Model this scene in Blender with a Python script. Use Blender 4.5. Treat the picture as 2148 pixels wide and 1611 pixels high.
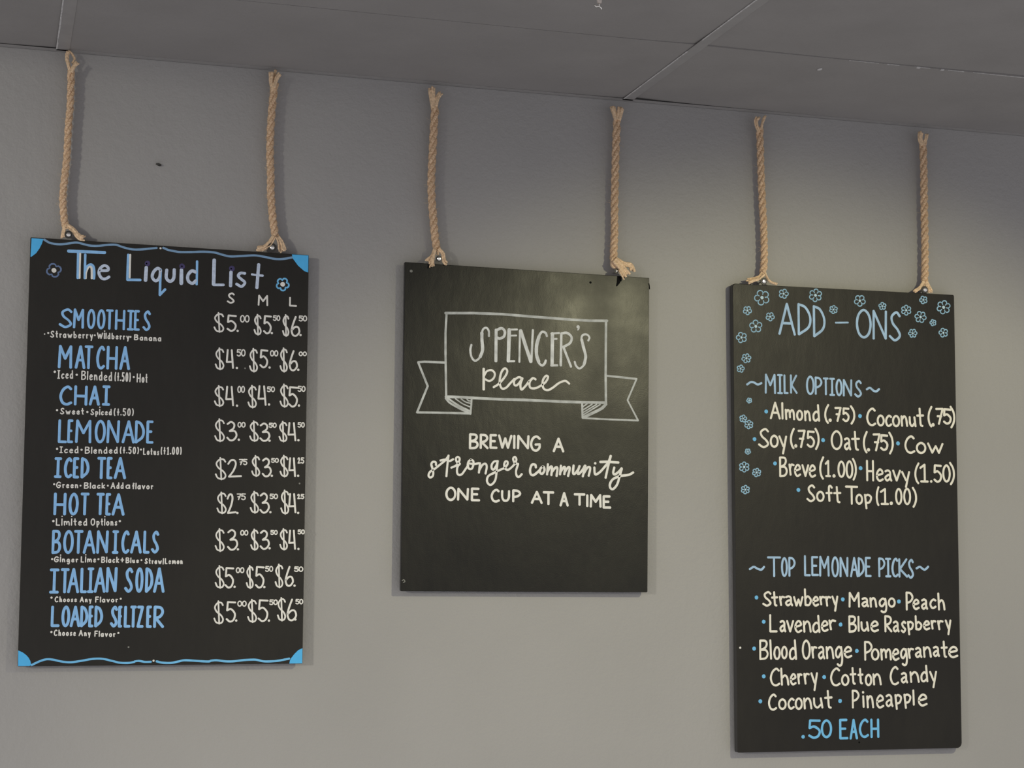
# Three hand-lettered chalkboards hanging on jute ropes from a dropped ceiling, against a grey painted wall.
# World: the wall is the plane y = 0, the room lies towards -y, z is up, metres.
import bpy, bmesh, math, random
from mathutils import Vector, Matrix, noise

for o in list(bpy.data.objects):
    bpy.data.objects.remove(o, do_unlink=True)
S = bpy.context.scene
COL = S.collection

# ------------------------------------------------------------------ camera
cam_data = bpy.data.cameras.new('camera')
cam_data.sensor_fit = 'HORIZONTAL'
cam_data.sensor_width = 36.0
cam_data.lens = 62.0358
cam_data.clip_start = 0.05
cam = bpy.data.objects.new('camera', cam_data)
COL.objects.link(cam)
RX, RY, RZ = ((0.958860, -0.283806, 0.006493), (-0.037220, -0.103009, 0.993984), (-0.281429, -0.953333, -0.109334))
cam.matrix_world = Matrix(((RX[0], RY[0], RZ[0], 0.0000), (RX[1], RY[1], RZ[1], -3.9280), (RX[2], RY[2], RZ[2], 1.6000), (0, 0, 0, 1)))
S.camera = cam

# ------------------------------------------------------------------ view, world and lamps
S.view_settings.view_transform = 'Standard'
S.view_settings.look = 'None'
S.view_settings.gamma = 1.0
S.view_settings.exposure = 0.0
S.view_settings.use_curve_mapping = False

world = bpy.data.worlds.new('room_light')
S.world = world
world.use_nodes = True
bg = world.node_tree.nodes['Background']
bg.inputs['Color'].default_value = (0.975, 0.955, 1.0, 1)
bg.inputs['Strength'].default_value = 0.55

def spot(name, loc, target, power, color, size, blend, radius):
    d = bpy.data.lights.new(name, 'SPOT')
    d.energy = power; d.color = color; d.spot_size = math.radians(size); d.spot_blend = blend; d.shadow_soft_size = radius
    o = bpy.data.objects.new(name, d); COL.objects.link(o)
    o.location = loc
    o.rotation_euler = (Vector(target) - Vector(loc)).to_track_quat('-Z', 'Y').to_euler()
    return o
# a distant broad light far to the left and a warmer ceiling spot to the right of the viewer
spot('far_left_light', (-6.0, -6.23, 2.66), (-1.43, 0, 0.52), 940, (1.0, 0.96, 0.82), 40.3, 0.40, 0.32)
spot('ceiling_spot_right', (2.3, -2.6, 2.7), (1.87, 0, 0.95), 124, (1.0, 0.94, 0.60), 68.0, 0.49, 0.05)

# ------------------------------------------------------------------ materials
def mat(name, rgb, rough=0.6, spec=0.5, metal=0.0):
    m = bpy.data.materials.new(name); m.use_nodes = True
    b = m.node_tree.nodes['Principled BSDF']
    b.inputs['Base Color'].default_value = (*rgb, 1)
    b.inputs['Roughness'].default_value = rough
    b.inputs['Specular IOR Level'].default_value = spec
    b.inputs['Metallic'].default_value = metal
    return m

def nodes(m):
    return m.node_tree.nodes, m.node_tree.links, m.node_tree.nodes['Principled BSDF']

def vary(m, scale, lo, hi, detail=4.0, stretch=(1, 1, 1), coord='Object'):
    """multiply the base colour by a soft noise between lo and hi"""
    N, L, b = nodes(m)
    tc = N.new('ShaderNodeTexCoord'); mp = N.new('ShaderNodeMapping'); mp.inputs['Scale'].default_value = stretch
    nz = N.new('ShaderNodeTexNoise'); nz.inputs['Scale'].default_value = scale; nz.inputs['Detail'].default_value = detail
    rm = N.new('ShaderNodeMapRange'); rm.inputs['From Min'].default_value = 0.3; rm.inputs['From Max'].default_value = 0.7
    rm.inputs['To Min'].default_value = lo; rm.inputs['To Max'].default_value = hi
    mx = N.new('ShaderNodeMix'); mx.data_type = 'RGBA'; mx.blend_type = 'MULTIPLY'; mx.inputs['Factor'].default_value = 1.0
    L.new(tc.outputs[coord], mp.inputs['Vector']); L.new(mp.outputs['Vector'], nz.inputs['Vector'])
    L.new(nz.outputs['Fac'], rm.inputs['Value'])
    src = b.inputs['Base Color'].links[0].from_socket if b.inputs['Base Color'].is_linked else None
    if src: L.new(src, mx.inputs['A'])
    else: mx.inputs['A'].default_value = b.inputs['Base Color'].default_value
    L.new(rm.outputs['Result'], mx.inputs['B'])
    L.new(mx.outputs['Result'], b.inputs['Base Color'])
    return m

def bump(m, layers, coord='Object'):
    """layers: (scale, detail, height in m, stretch)"""
    N, L, b = nodes(m)
    tc = N.new('ShaderNodeTexCoord'); prev = None
    for sc, det, h, st in layers:
        mp = N.new('ShaderNodeMapping'); mp.inputs['Scale'].default_value = st
        nz = N.new('ShaderNodeTexNoise'); nz.inputs['Scale'].default_value = sc; nz.inputs['Detail'].default_value = det
        bp = N.new('ShaderNodeBump'); bp.inputs['Strength'].default_value = 1.0; bp.inputs['Distance'].default_value = h
        L.new(tc.outputs[coord], mp.inputs['Vector']); L.new(mp.outputs['Vector'], nz.inputs['Vector']); L.new(nz.outputs['Fac'], bp.inputs['Height'])
        if prev: L.new(prev.outputs['Normal'], bp.inputs['Normal'])
        prev = bp
    L.new(prev.outputs['Normal'], b.inputs['Normal'])
    return m

M = {}
M['wall'] = bump(vary(mat('grey_wall_paint', (0.335, 0.328, 0.322), 0.55, 0.35), 2.2, 0.96, 1.04),
                 [(70, 3, 0.0011, (1, 1, 1)), (190, 2, 0.0006, (1, 1, 1)), (26, 2, 0.0012, (1, 1, 0.45))])
M['tile'] = bump(vary(mat('grey_ceiling_paint', (0.282, 0.27, 0.26), 0.7, 0.25), 5, 0.95, 1.05), [(260, 3, 0.0006, (1, 1, 1)), (14, 2, 0.002, (1, 1, 1))])
M['grid'] = vary(mat('grey_grid_paint', (0.30, 0.29, 0.282), 0.5, 0.4), 30, 0.95, 1.05)
M['bare'] = vary(mat('bare_white_edge', (0.62, 0.61, 0.6), 0.6, 0.4), 120, 0.7, 1.1)
M['void'] = mat('dark_plenum', (0.01, 0.01, 0.01), 0.9, 0.1)

def board_mat(name, rgb, rough, smears):
    m = mat(name, rgb, rough, 0.3)
    vary(m, 9, 1 - smears, 1 + smears, 5, (1, 1, 0.6))
    vary(m, 55, 1 - smears * .5, 1 + smears * .5, 3, (1, 1, 0.3))
    N, L, b = nodes(m)
    tc = N.new('ShaderNodeTexCoord'); nz = N.new('ShaderNodeTexNoise'); nz.inputs['Scale'].default_value = 7; nz.inputs['Detail'].default_value = 5
    rm = N.new('ShaderNodeMapRange'); rm.inputs['From Min'].default_value = .3; rm.inputs['From Max'].default_value = .7
    rm.inputs['To Min'].default_value = rough - .06; rm.inputs['To Max'].default_value = rough + .06
    L.new(tc.outputs['Object'], nz.inputs['Vector']); L.new(nz.outputs['Fac'], rm.inputs['Value']); L.new(rm.outputs['Result'], b.inputs['Roughness'])
    return bump(m, [(40, 3, 0.0005, (1, 1, .5)), (400, 2, 0.00012, (1, 1, 1))])
BOARD_MATS = [board_mat('black_board_paint', (0.015, 0.0135, 0.011), .50, .12),
              board_mat('worn_black_board_paint', (0.0055, 0.005, 0.0035), .38, .35),
              board_mat('black_board_lacquer', (0.0125, 0.011, 0.0085), .44, .15)]
M['edge'] = mat('black_board_edge', (0.035, 0.034, 0.035), 0.5, 0.5)

def ink(name, rgb, lo=0.9, hi=1.05, scale=60):
    return vary(mat(name, rgb, 0.65, 0.3), scale, lo, hi, 3)
INKS = dict(blue=ink('blue_marker', (0.27, 0.53, 0.88)), sky=ink('sky_blue_marker', (0.17, 0.50, 0.83)), corner=ink('bright_blue_marker', (0.085, 0.46, 0.86), .95, 1.03),
            border=ink('greyed_blue_marker', (0.20, 0.34, 0.52)), pale=ink('pale_blue_marker', (0.55, 0.64, 0.80), .8, 1.1, 150), white=ink('white_marker', (0.78, 0.77, 0.73)),
            chalk=ink('thin_white_marker', (0.46, 0.48, 0.48), .75, 1.2, 40), silver=ink('streaky_white_marker', (0.60, 0.62, 0.63), .8, 1.2, 50), cream=ink('cream_marker', (0.82, 0.79, 0.70)),
            ice=ink('ice_blue_marker', (0.36, 0.53, 0.74), .85, 1.15, 25), flowerblue=ink('flower_blue_marker', (0.27, 0.47, 0.64), .85, 1.15), iceflower=ink('light_blue_marker', (0.5, 0.68, 0.80)),
            dullblue=ink('dull_blue_marker', (0.12, 0.18, 0.33)), violet=ink('violet_marker', (0.06, 0.05, 0.14)), dim=ink('grey_fleck', (0.22, 0.22, 0.20)), black=mat('black_patch', (0.004, 0.004, 0.004), .8, .1))

def rope_mat():
    m = mat('jute_rope', (0.5,0.34,0.2), 0.85, 0.15)
    N, L, b = nodes(m)
    uv = N.new('ShaderNodeUVMap'); uv.uv_map = 'UVMap'
    mp = N.new('ShaderNodeMapping'); mp.inputs['Scale'].default_value = (26, 60, 1)
    mp.inputs['Rotation'].default_value = (0, 0, 0.45)
    nz = N.new('ShaderNodeTexNoise'); nz.inputs['Scale'].default_value = 1; nz.inputs['Detail'].default_value = 4; nz.inputs['Distortion'].default_value = .6
    L.new(uv.outputs['UV'], mp.inputs['Vector']); L.new(mp.outputs['Vector'], nz.inputs['Vector'])
    cr = N.new('ShaderNodeValToRGB')
    cr.color_ramp.elements[0].position = .3; cr.color_ramp.elements[0].color = (0.42, 0.27, 0.155, 1)
    cr.color_ramp.elements[1].position = .68; cr.color_ramp.elements[1].color = (0.82, 0.60, 0.41, 1)
    L.new(nz.outputs['Fac'], cr.inputs['Fac']); L.new(cr.outputs['Color'], b.inputs['Base Color'])
    bp = N.new('ShaderNodeBump'); bp.inputs['Strength'].default_value = 1; bp.inputs['Distance'].default_value = .0012
    L.new(nz.outputs['Fac'], bp.inputs['Height']); L.new(bp.outputs['Normal'], b.inputs['Normal'])
    return m
M['rope'] = rope_mat()
M['yarn'] = vary(mat('jute_yarn', (0.80, 0.59, 0.39), 0.85, 0.15), 260, .65, 1.15, 3)
M['fibre'] = mat('jute_fibre', (0.62, 0.45, 0.27), 0.8, 0.2)
M['steel'] = mat('bright_zinc', (0.85, 0.83, 0.79), 0.22, 0.5, 1.0)
M['iron'] = mat('dark_washer_steel', (0.03, 0.028, 0.024), 0.45, 0.5)
M['plastic'] = vary(mat('pale_plastic', (0.62, 0.55, 0.5), 0.5, 0.5), 300, .8, 1.1)

# ------------------------------------------------------------------ helpers
def obj(name, verts, faces, material, parent=None, smooth=False, uvs=None):
    me = bpy.data.meshes.new(name); me.from_pydata(verts, [], faces)
    if uvs:
        lay = me.uv_layers.new(name='UVMap')
        for lp in me.loops: lay.data[lp.index].uv = uvs[lp.vertex_index]
    me.update()
    if smooth:
        for p in me.polygons: p.use_smooth = True
    o = bpy.data.objects.new(name, me); COL.objects.link(o)
    if material: me.materials.append(material)
    if parent: o.parent = parent
    return o

def thing(name, label, cat, loc, group=None):
    o = bpy.data.objects.new(name, None); o.empty_display_size = .05; COL.objects.link(o)
    o.location = loc; o['label'] = label; o['category'] = cat
    if group: o['group'] = group
    return o

def box(x0, x1, y0, y1, z0, z1, V=None, Fc=None):
    V = [] if V is None else V; Fc = [] if Fc is None else Fc; n = len(V)
    V += [(x0, y0, z0), (x1, y0, z0), (x1, y1, z0), (x0, y1, z0), (x0, y0, z1), (x1, y0, z1), (x1, y1, z1), (x0, y1, z1)]
    Fc += [tuple(n + i for i in f) for f in ((0, 3, 2, 1), (4, 5, 6, 7), (0, 1, 5, 4), (1, 2, 6, 5), (2, 3, 7, 6), (3, 0, 4, 7))]
    return V, Fc

def catmull(P, n, closed=False):
    """points on a Catmull-Rom curve through P (tuples of any length)"""
    k = len(P)
    if k < 3 and not closed: return [tuple(p) for p in P]
    out = []
    for i in range(k if closed else k - 1):
        if closed: a, b, c, d = P[i - 1], P[i], P[(i + 1) % k], P[(i + 2) % k]
        else:
            b, c = P[i], P[i + 1]
            a = P[i - 1] if i else tuple(2 * q - r for q, r in zip(b, c))
            d = P[i + 2] if i + 2 < k else tuple(2 * q - r for q, r in zip(c, b))
        for j in range(n):
            t = j / n
            out.append(tuple(.5 * (2 * q1 + (q2 - q0) * t + (2 * q0 - 5 * q1 + 4 * q2 - q3) * t * t + (3 * q1 - q0 - 3 * q2 + q3) * t ** 3) for q0, q1, q2, q3 in zip(a, b, c, d)))
    if not closed: out.append(tuple(P[-1]))
    return out

# measured shapes, board by board: corners (x, z) in metres; marker strokes in mm from the foot of each board
# a stroke item is (board, part, parent part, colour, strokes); strokes: g = letter in a box, s = line, d = dot, p = filled patch
BOARD_CORNERS = [[(.0637,2.3259),(.671,2.3223),(.6743,1.4098),(.0697,1.4082)],[(.8934,2.3193),(1.4916,2.315),(1.4856,1.5689),(.8936,1.5692)],[(1.7068,2.3133),(2.3116,2.3167),(2.3068,1.1935),(1.7108,1.1947)]]
INK = [
(0,'title_word',-1,'blue',[('s',0,0,6.6,[-227.8,891.3,-193.3,891.9,-150.8,892.5]),('s',0,0,5.53,[-207,891.1,-206.7,861.7,-206.2,833.2]),('s',0,0,5.24,[-192,885.4,-191.7,859.6,-191.4,833.5]),('s',1,0,5.56,[-191.3,847.9,-187.3,859.2,-179.7,864.3,-173.6,859.2,-171.8,846.1,-172,833.9])],None),
(0,'highlight_stroke',0,'white',[('s',0,0,4.03,[-202.8,887.7,-202.7,862,-202.4,833.4]),('s',1,0,4.55,[-189.5,833.6,-188.8,848.1,-183.1,859.4,-178.1,857.5,-176.9,845.8,-176.5,834.1])],None),
(0,'pale_letter',0,'pale',[('s',1,0,6.3,[-159.5,852.3,-149.6,852.5,-142.5,854.3,-143.5,860.9,-151.4,863.7,-159.6,856.3,-161.4,845.2,-155.4,835.5,-147.6,834.5,-139.9,839.3])],None),
(0,'title_word',-1,'pale',[('s',0,0,7.71,[-60.6,864.4,-61.5,835.9]),('s',1,0,6.72,[-30.2,861.4,-36.8,864,-45.2,854.6,-47,843.4,-39.6,835.9,-31.6,843.5,-29.8,859.9]),('s',1,0,7.06,[-16.2,861.4,-16.7,844.3,-8.6,836.6,-.8,843.7,.1,863.1]),('s',0,0,7.8,[15.8,863.2,16.2,833]),('s',1,0,7.1,[47.5,860.5,38,862.2,30.2,852.1,31.3,840.2,40.2,834.7,48.5,841.2])],None),
(0,'blue_stroke',3,'blue',[('s',0,0,5.11,[-100.4,890.7,-100.7,860.4,-100.6,835]),('s',0,0,5.64,[-99.9,835,-72.7,836.2])],None),
(0,'blue_stroke',3,'blue',[('s',0,0,5.48,[-29.5,861.4,-29.8,834.7,-29.7,805,-18.5,818.1])],None),
(0,'blue_stroke',3,'blue',[('s',0,0,5.22,[49.5,884.6,49.8,858.4,49.8,833])],None),
(0,'highlight_stroke',3,'white',[('s',0,0,4.09,[-96.1,891,-95.8,840])],None),
(0,'title_word',-1,'pale',[('s',0,0,7.88,[87.1,889.7,87,835]),('s',0,0,5.8,[87,833.8,109.1,835]),('s',0,0,7.39,[124.9,864.8,124.6,833.7]),('s',1,0,6.35,[155.7,863.5,146.1,863.5,141,856.7,148.6,849.6,156.2,842.5,149,833.5,137.8,838.5]),('s',0,0,7.45,[186.2,884.9,183.2,832.7]),('s',0,0,4.8,[171.3,862.1,184,860.9,196,860.5])],None),
(0,'letter_dot',-1,'violet',[('d',-58.4,873.6,6.18)],None),
(0,'dot_highlight',9,'pale',[('d',-60.4,873.3,2.47)],None),
(0,'letter_dot',-1,'violet',[('d',16.9,871.5,6.24)],None),
(0,'dot_highlight',11,'pale',[('d',16.6,871.5,2.5)],None),
(0,'letter_dot',-1,'violet',[('d',126.7,872.9,6.34)],None),
(0,'dot_highlight',13,'pale',[('d',125.1,872.4,2.54)],None),
(0,'size_letter',-1,'white',[('g','S',117.1,793.6,134.5,818.8,3.8)],None),
(0,'size_letter',-1,'white',[('g','M',186,792,209.4,817.1,3.84)],None),
(0,'size_letter',-1,'white',[('g','L',256.3,793.9,274.4,815.8,3.88)],None),
(0,'drink_name',-1,'blue',[('g','S',-243.2,722,-214.6,765.8,5.2),('g','M',-213.1,722.3,-189.7,766.4,5.22),('g','O',-183.9,722.5,-165.8,767,5.24),('g','O',-162.5,722.7,-144.6,767.4,5.26),('g','T',-144.1,722.9,-127.6,767.8,5.27),('g','H',-124.3,723.1,-102.5,768.3,5.29),('g','I',-98.7,723.3,-83.4,768.8,5.31),('g','E',-83.7,723.4,-70.6,769.1,5.32),('g','S',-65.4,723.6,-47.6,769.6,5.33)],None),
(0,'drink_name',-1,'blue',[('g','M',-241.8,634,-211.8,685.5,5.79),('g','A',-206.5,634.5,-183.8,686.3,5.82),('g','T',-187,634.7,-167.9,686.7,5.83),('g','C',-161.6,635.1,-142.3,687.3,5.85),('g','H',-139.7,635.4,-115.8,687.9,5.87),('g','A',-112.2,635.8,-89.1,688.6,5.9)],None),
(0,'drink_name',-1,'blue',[('g','C',-236.5,554,-208.6,597.8,5.78),('g','H',-205.6,554.9,-177.3,599,5.8),('g','A',-174.1,555.8,-150.7,600,5.83),('g','I',-146.7,556.6,-129,600.9,5.85)],None),
(0,'drink_name',-1,'blue',[('g','L',-236.4,473,-217,524.3,5.56),('g','E',-217,473.4,-204.2,524.6,5.58),('g','M',-200.5,473.9,-166.3,525.1,5.6),('g','O',-159.7,474.7,-136.3,525.7,5.63),('g','N',-134.5,475.2,-106.7,526.2,5.65),('g','A',-102.3,475.9,-74.1,526.7,5.68),('g','D',-74.7,476.4,-53.5,527.1,5.7),('g','E',-50.2,476.9,-34.1,527.5,5.72)],None),
(0,'drink_name',-1,'blue',[('g','I',-242,397.7,-225.7,442.3,5.94),('g','C',-221.7,397.7,-203.6,442.9,5.96),('g','E',-202.9,397.8,-189.1,443.3,5.97),('g','D',-186.6,397.8,-168.4,443.8,5.99),('g','T',-152.6,397.1,-133.6,445.3,6.02),('g','E',-132.1,397.5,-119.1,445.7,6.04),('g','A',-116.7,398,-90.5,446.3,6.06)],None),
(0,'drink_name',-1,'blue',[('g','H',-240.4,317.7,-214.1,366.8,5.93),('g','O',-209.5,318.2,-188.2,367.2,5.96),('g','T',-185.1,318.5,-165.9,367.6,5.98),('g','T',-151.9,319.4,-133.9,367.8,6.01),('g','E',-132.2,319.3,-120,367.8,6.02),('g','A',-118.9,319.1,-91.2,367.9,6.04)],None),
(0,'drink_name',-1,'blue',[('g','B',-241.5,235.6,-221.7,287,5.72),('g','O',-217.9,236,-195.9,287.1,5.74),('g','T',-196.2,236.3,-176,287.3,5.76),('g','A',-176.7,236.6,-150,287.5,5.78),('g','N',-148.5,237,-123.2,287.6,5.8),('g','I',-116,237.4,-101.5,287.8,5.82),('g','C',-96.3,237.8,-78.5,288,5.84),('g','A',-77.3,238.1,-52.5,288.2,5.86),('g','L',-49.9,238.4,-35.6,288.3,5.88),('g','S',-33.3,238.7,-16.1,288.4,5.9)],None),
(0,'drink_name',-1,'blue',[('g','I',-243.7,152,-223.3,205,5.9),('g','T',-221,152.4,-202.3,205.8,5.92),('g','A',-206.5,152.7,-181.4,206.5,5.93),('g','L',-179.8,153.1,-165.2,207.3,5.95),('g','I',-165.5,153.4,-151.1,207.8,5.97),('g','A',-151.1,153.7,-126.2,208.6,5.98),('g','N',-126.2,154.2,-102.3,209.5,6.01),('g','S',-87.7,154.2,-68.9,208.5,6.04),('g','O',-64.4,154.2,-47,208.8,6.06),('g','D',-43.4,154.2,-26.2,209.1,6.08),('g','A',-26.2,154.2,-1.5,209.4,6.1)],None),
(0,'drink_name',-1,'blue',[('g','L',-238,81.4,-219.2,126.6,5.89),('g','O',-216.3,81.1,-198.1,126.7,5.91),('g','A',-198.7,81,-176.8,126.7,5.93),('g','D',-177.5,80.8,-160.8,126.7,5.94),('g','E',-160.4,80.6,-149.3,126.8,5.96),('g','D',-147.8,80.5,-130,126.8,5.97),('g','S',-115.3,80.2,-98.9,126.6,6),('g','E',-98.5,80,-89.1,126.6,6.01),('g','L',-86.1,79.8,-71.6,126.7,6.02),('g','T',-73.5,79.6,-59.1,126.8,6.03),('g','Z',-59.1,79.4,-43.8,126.8,6.05),('g','E',-39,79.1,-26.4,126.9,6.07),('g','R',-23.9,78.8,-.5,127,6.08)],None),
(0,'flavor_note',-1,'white',[('d',-271.6,707.2,1.59),('d',-264.1,710,2.19),('g','S',-260.1,700.1,-251.4,715.4,2.49),('g','t',-249.2,700.3,-243.2,715.6,2.49),('g','r',-240.9,700.4,-235.4,710.2,2.49),('g','@',-233.3,700.5,-226,710.4,2.5),('g','w',-223.8,700.6,-213.4,710.6,2.5),('g','b',-211.3,700.7,-204,716.4,2.51),('g','e',-201.7,700.9,-194.7,711,2.51),('g','r',-192.5,701,-187,711.1,2.51),('g','r',-184.8,701.1,-179.3,711.3,2.51),('g','y',-177.1,701.2,-169.8,711.4,2.52),('d',-166.1,709.4,2.02),('g','W',-161.7,701.9,-148.6,716,2.53),('g','i',-146.5,702,-144.9,716.2,2.53),('g','l',-142.9,702.1,-141.5,716.2,2.53),('g','d',-139.5,702.1,-132.8,716.3,2.53),('g','b',-130.8,702.2,-124.1,716.5,2.54),('g','e',-122,702.3,-115.5,711.5,2.54),('g','r',-113.5,702.3,-108.4,711.6,2.54),('g','r',-106.4,702.4,-101.3,711.7,2.54),('g','y',-99.3,702.5,-92.5,711.8,2.55),('d',-90.2,709.2,2.24),('g','B',-82.6,702.2,-72.9,715.5,2.55),('g','@',-70.5,702.1,-62.9,710.8,2.56),('g','n',-60.6,702.1,-53.3,710.9,2.56),('g','@',-51,702,-43.4,711,2.57),('g','n',-41.1,701.9,-33.7,711.1,2.57),('g','@',-31.4,701.9,-23.8,711.3,2.57)],None),
(0,'flavor_note',-1,'white',[('d',-247.6,626.3,2.58),('g','I',-242.2,611.5,-236.2,630.3,2.49),('g','c',-233.9,611.8,-227.3,623.8,2.49),('g','e',-225.2,612.2,-218.2,624.2,2.49),('g','d',-216.1,612.5,-208.9,631.3,2.5),('d',-201.5,621.6,2.4),('g','B',-191.9,610.8,-181.7,631,2.51),('g','l',-179.3,610.8,-177.6,631,2.51),('g','e',-175.1,610.8,-167.4,623.7,2.51),('g','n',-165,610.8,-157.3,623.7,2.52),('g','d',-155,610.8,-147,631,2.52),('g','e',-144.5,610.7,-136.7,623.7,2.52),('g','d',-134.4,610.7,-126.5,631.1,2.53),('g','(',-121.5,610.2,-118.1,631.3,2.53),('g','+',-116.2,610.1,-111.4,631.3,2.53),('g','.',-109.4,610.1,-108.1,631.2,2.54),('g','5',-106.1,610.1,-100.1,631.2,2.54),('g','0',-98.2,610.1,-92.2,631.2,2.54),('g',')',-90.2,610,-86.9,631.2,2.54),('d',-80.5,621.2,2.24),('g','H',-74.3,609.7,-65.6,629.8,2.55),('g','o',-63.6,609.6,-57.5,622.5,2.55),('g','t',-55.8,609.5,-50.7,629.7,2.56)],None),
(0,'flavor_note',-1,'white',[('d',-240,543.6,2.28),('g','S',-234,534.7,-224.8,549.1,2.49),('g','w',-222.4,534.9,-211.5,544.1,2.49),('g','e',-209.2,535.1,-201.8,544.3,2.49),('g','e',-199.5,535.3,-192.1,544.5,2.5),('g','t',-189.9,535.5,-183.5,549.9,2.5),('d',-176.5,541.8,2.4),('g','S',-170.2,535,-162.2,549.1,2.51),('g','p',-160.1,535.3,-153.5,544.3,2.51),('g','i',-151.5,535.4,-149.9,549.6,2.51),('g','c',-147.8,535.5,-141.8,544.7,2.52),('g','e',-139.8,535.7,-133.4,544.9,2.52),('g','d',-131.4,535.9,-124.8,550.4,2.52),('g','(',-121,534.7,-116.8,552.1,2.53),('g','+',-114.4,535,-108.5,552.3,2.53),('g','.',-106.1,535.2,-104.4,552.4,2.53),('g','5',-102,535.4,-94.6,552.6,2.53),('g','0',-92.2,535.7,-84.8,552.8,2.54),('g',')',-82.4,536,-78.2,553,2.54)],None),
(0,'flavor_note',-1,'white',[('d',-237.2,460.3,2.38),('g','I',-232.3,451.3,-225.1,465.9,2.48),('g','c',-222.4,451.3,-214.5,461,2.48),('g','e',-211.9,451.4,-203.5,461.3,2.49),('g','d',-201,451.5,-192.3,467.4,2.49),('d',-186,459.8,2.4),('g','B',-179.2,451.3,-168.3,466.9,2.5),('g','l',-165.8,451.5,-164,467.1,2.5),('g','e',-161.4,451.8,-153.2,461.7,2.51),('g','n',-150.7,452.1,-142.5,462,2.51),('g','d',-140,452.4,-131.6,467.9,2.51),('g','e',-128.9,452.8,-120.7,462.6,2.52),('g','d',-118.2,453.1,-109.7,468.5,2.52),('g','(',-105.5,453,-101.6,469.2,2.53),('g','+',-99.3,453.1,-93.6,469.3,2.53),('g','.',-91.3,453.1,-89.7,469.3,2.53),('g','5',-87.4,453.2,-80.4,469.4,2.53),('g','0',-78.1,453.2,-71,469.5,2.54),('g',')',-68.7,453.3,-64.7,469.5,2.54),('d',-60.6,463.5,2.24),('g','L',-55.9,452,-49.7,467.4,2.55),('g','o',-47.9,451.9,-42,461.7,2.55),('g','t',-40.3,451.9,-35.5,467.1,2.55),('g','u',-33.6,451.9,-27.9,461.6,2.55),('g','s',-26.2,451.8,-21.3,461.5,2.56),('g','(',-18.4,453,-14.7,470.9,2.56),('g','+',-12.6,453.2,-7.3,471,2.56),('g','1',-5.2,453.4,.2,471.2,2.56),('g','.',2.3,453.5,3.8,471.4,2.57),('g','0',5.9,453.7,12.5,471.6,2.57),('g','0',14.6,453.9,21.2,471.8,2.57),('g',')',23.3,454.1,27,472,2.58)],None),
(0,'flavor_note',-1,'white',[('d',-240.7,384.3,2.27),('g','G',-236.7,376.1,-226.2,390.2,2.47),('g','r',-223.9,376.3,-218.4,385.2,2.48),('g','e',-216.2,376.4,-209.1,385.3,2.48),('g','e',-206.9,376.5,-199.8,385.4,2.48),('g','n',-197.6,376.7,-190.5,385.5,2.49),('d',-185.8,382.4,1.99),('g','B',-178.6,375.6,-168.3,389.9,2.49),('g','l',-165.9,375.9,-164.2,390,2.5),('g','@',-161.7,376.2,-153.6,385,2.5),('g','c',-151.2,376.6,-143.9,385.2,2.5),('g','k',-141.5,377,-133.9,390.1,2.51),('d',-128.4,383.6,2.01),('g','A',-122.7,376.7,-112.5,391.2,2.52),('g','d',-110.5,376.9,-103.7,391.5,2.52),('g','d',-101.7,377.1,-94.9,391.6,2.52),('g','@',-91.1,377.3,-81,387.1,2.53),('g','f',-77.3,376.8,-71.8,391.3,2.53),('g','l',-69.6,376.8,-68.1,391.4,2.53),('g','@',-65.8,376.9,-58.5,386.2,2.54),('g','v',-56.3,377.1,-49.1,386.3,2.54),('g','o',-46.8,377.2,-39.6,386.3,2.54),('g','r',-37.3,377.3,-31.8,386.4,2.55)],None),
(0,'flavor_note',-1,'white',[('d',-239.7,305.7,2.56),('g','L',-234.5,296,-225.5,311.9,2.47),('g','i',-222.9,296.1,-220.9,312,2.47),('g','m',-218.2,296.3,-205.3,306.4,2.47),('g','i',-202.9,296.4,-200.8,312.3,2.48),('g','t',-198.2,296.5,-191.1,312.4,2.48),('g','e',-188.5,296.7,-180.2,306.9,2.48),('g','d',-177.7,296.8,-169.2,312.8,2.49),('g','O',-162.3,297.1,-152.4,313,2.5),('g','p',-150.2,297.2,-143.3,307.3,2.5),('g','t',-141.3,297.3,-135.6,313,2.5),('g','i',-133.5,297.4,-131.8,313,2.5),('g','o',-129.6,297.5,-122.7,307.4,2.51),('g','n',-120.6,297.6,-113.9,307.5,2.51),('g','s',-111.8,297.8,-106,307.6,2.51),('d',-100.8,307.8,2.42)],None),
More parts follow.
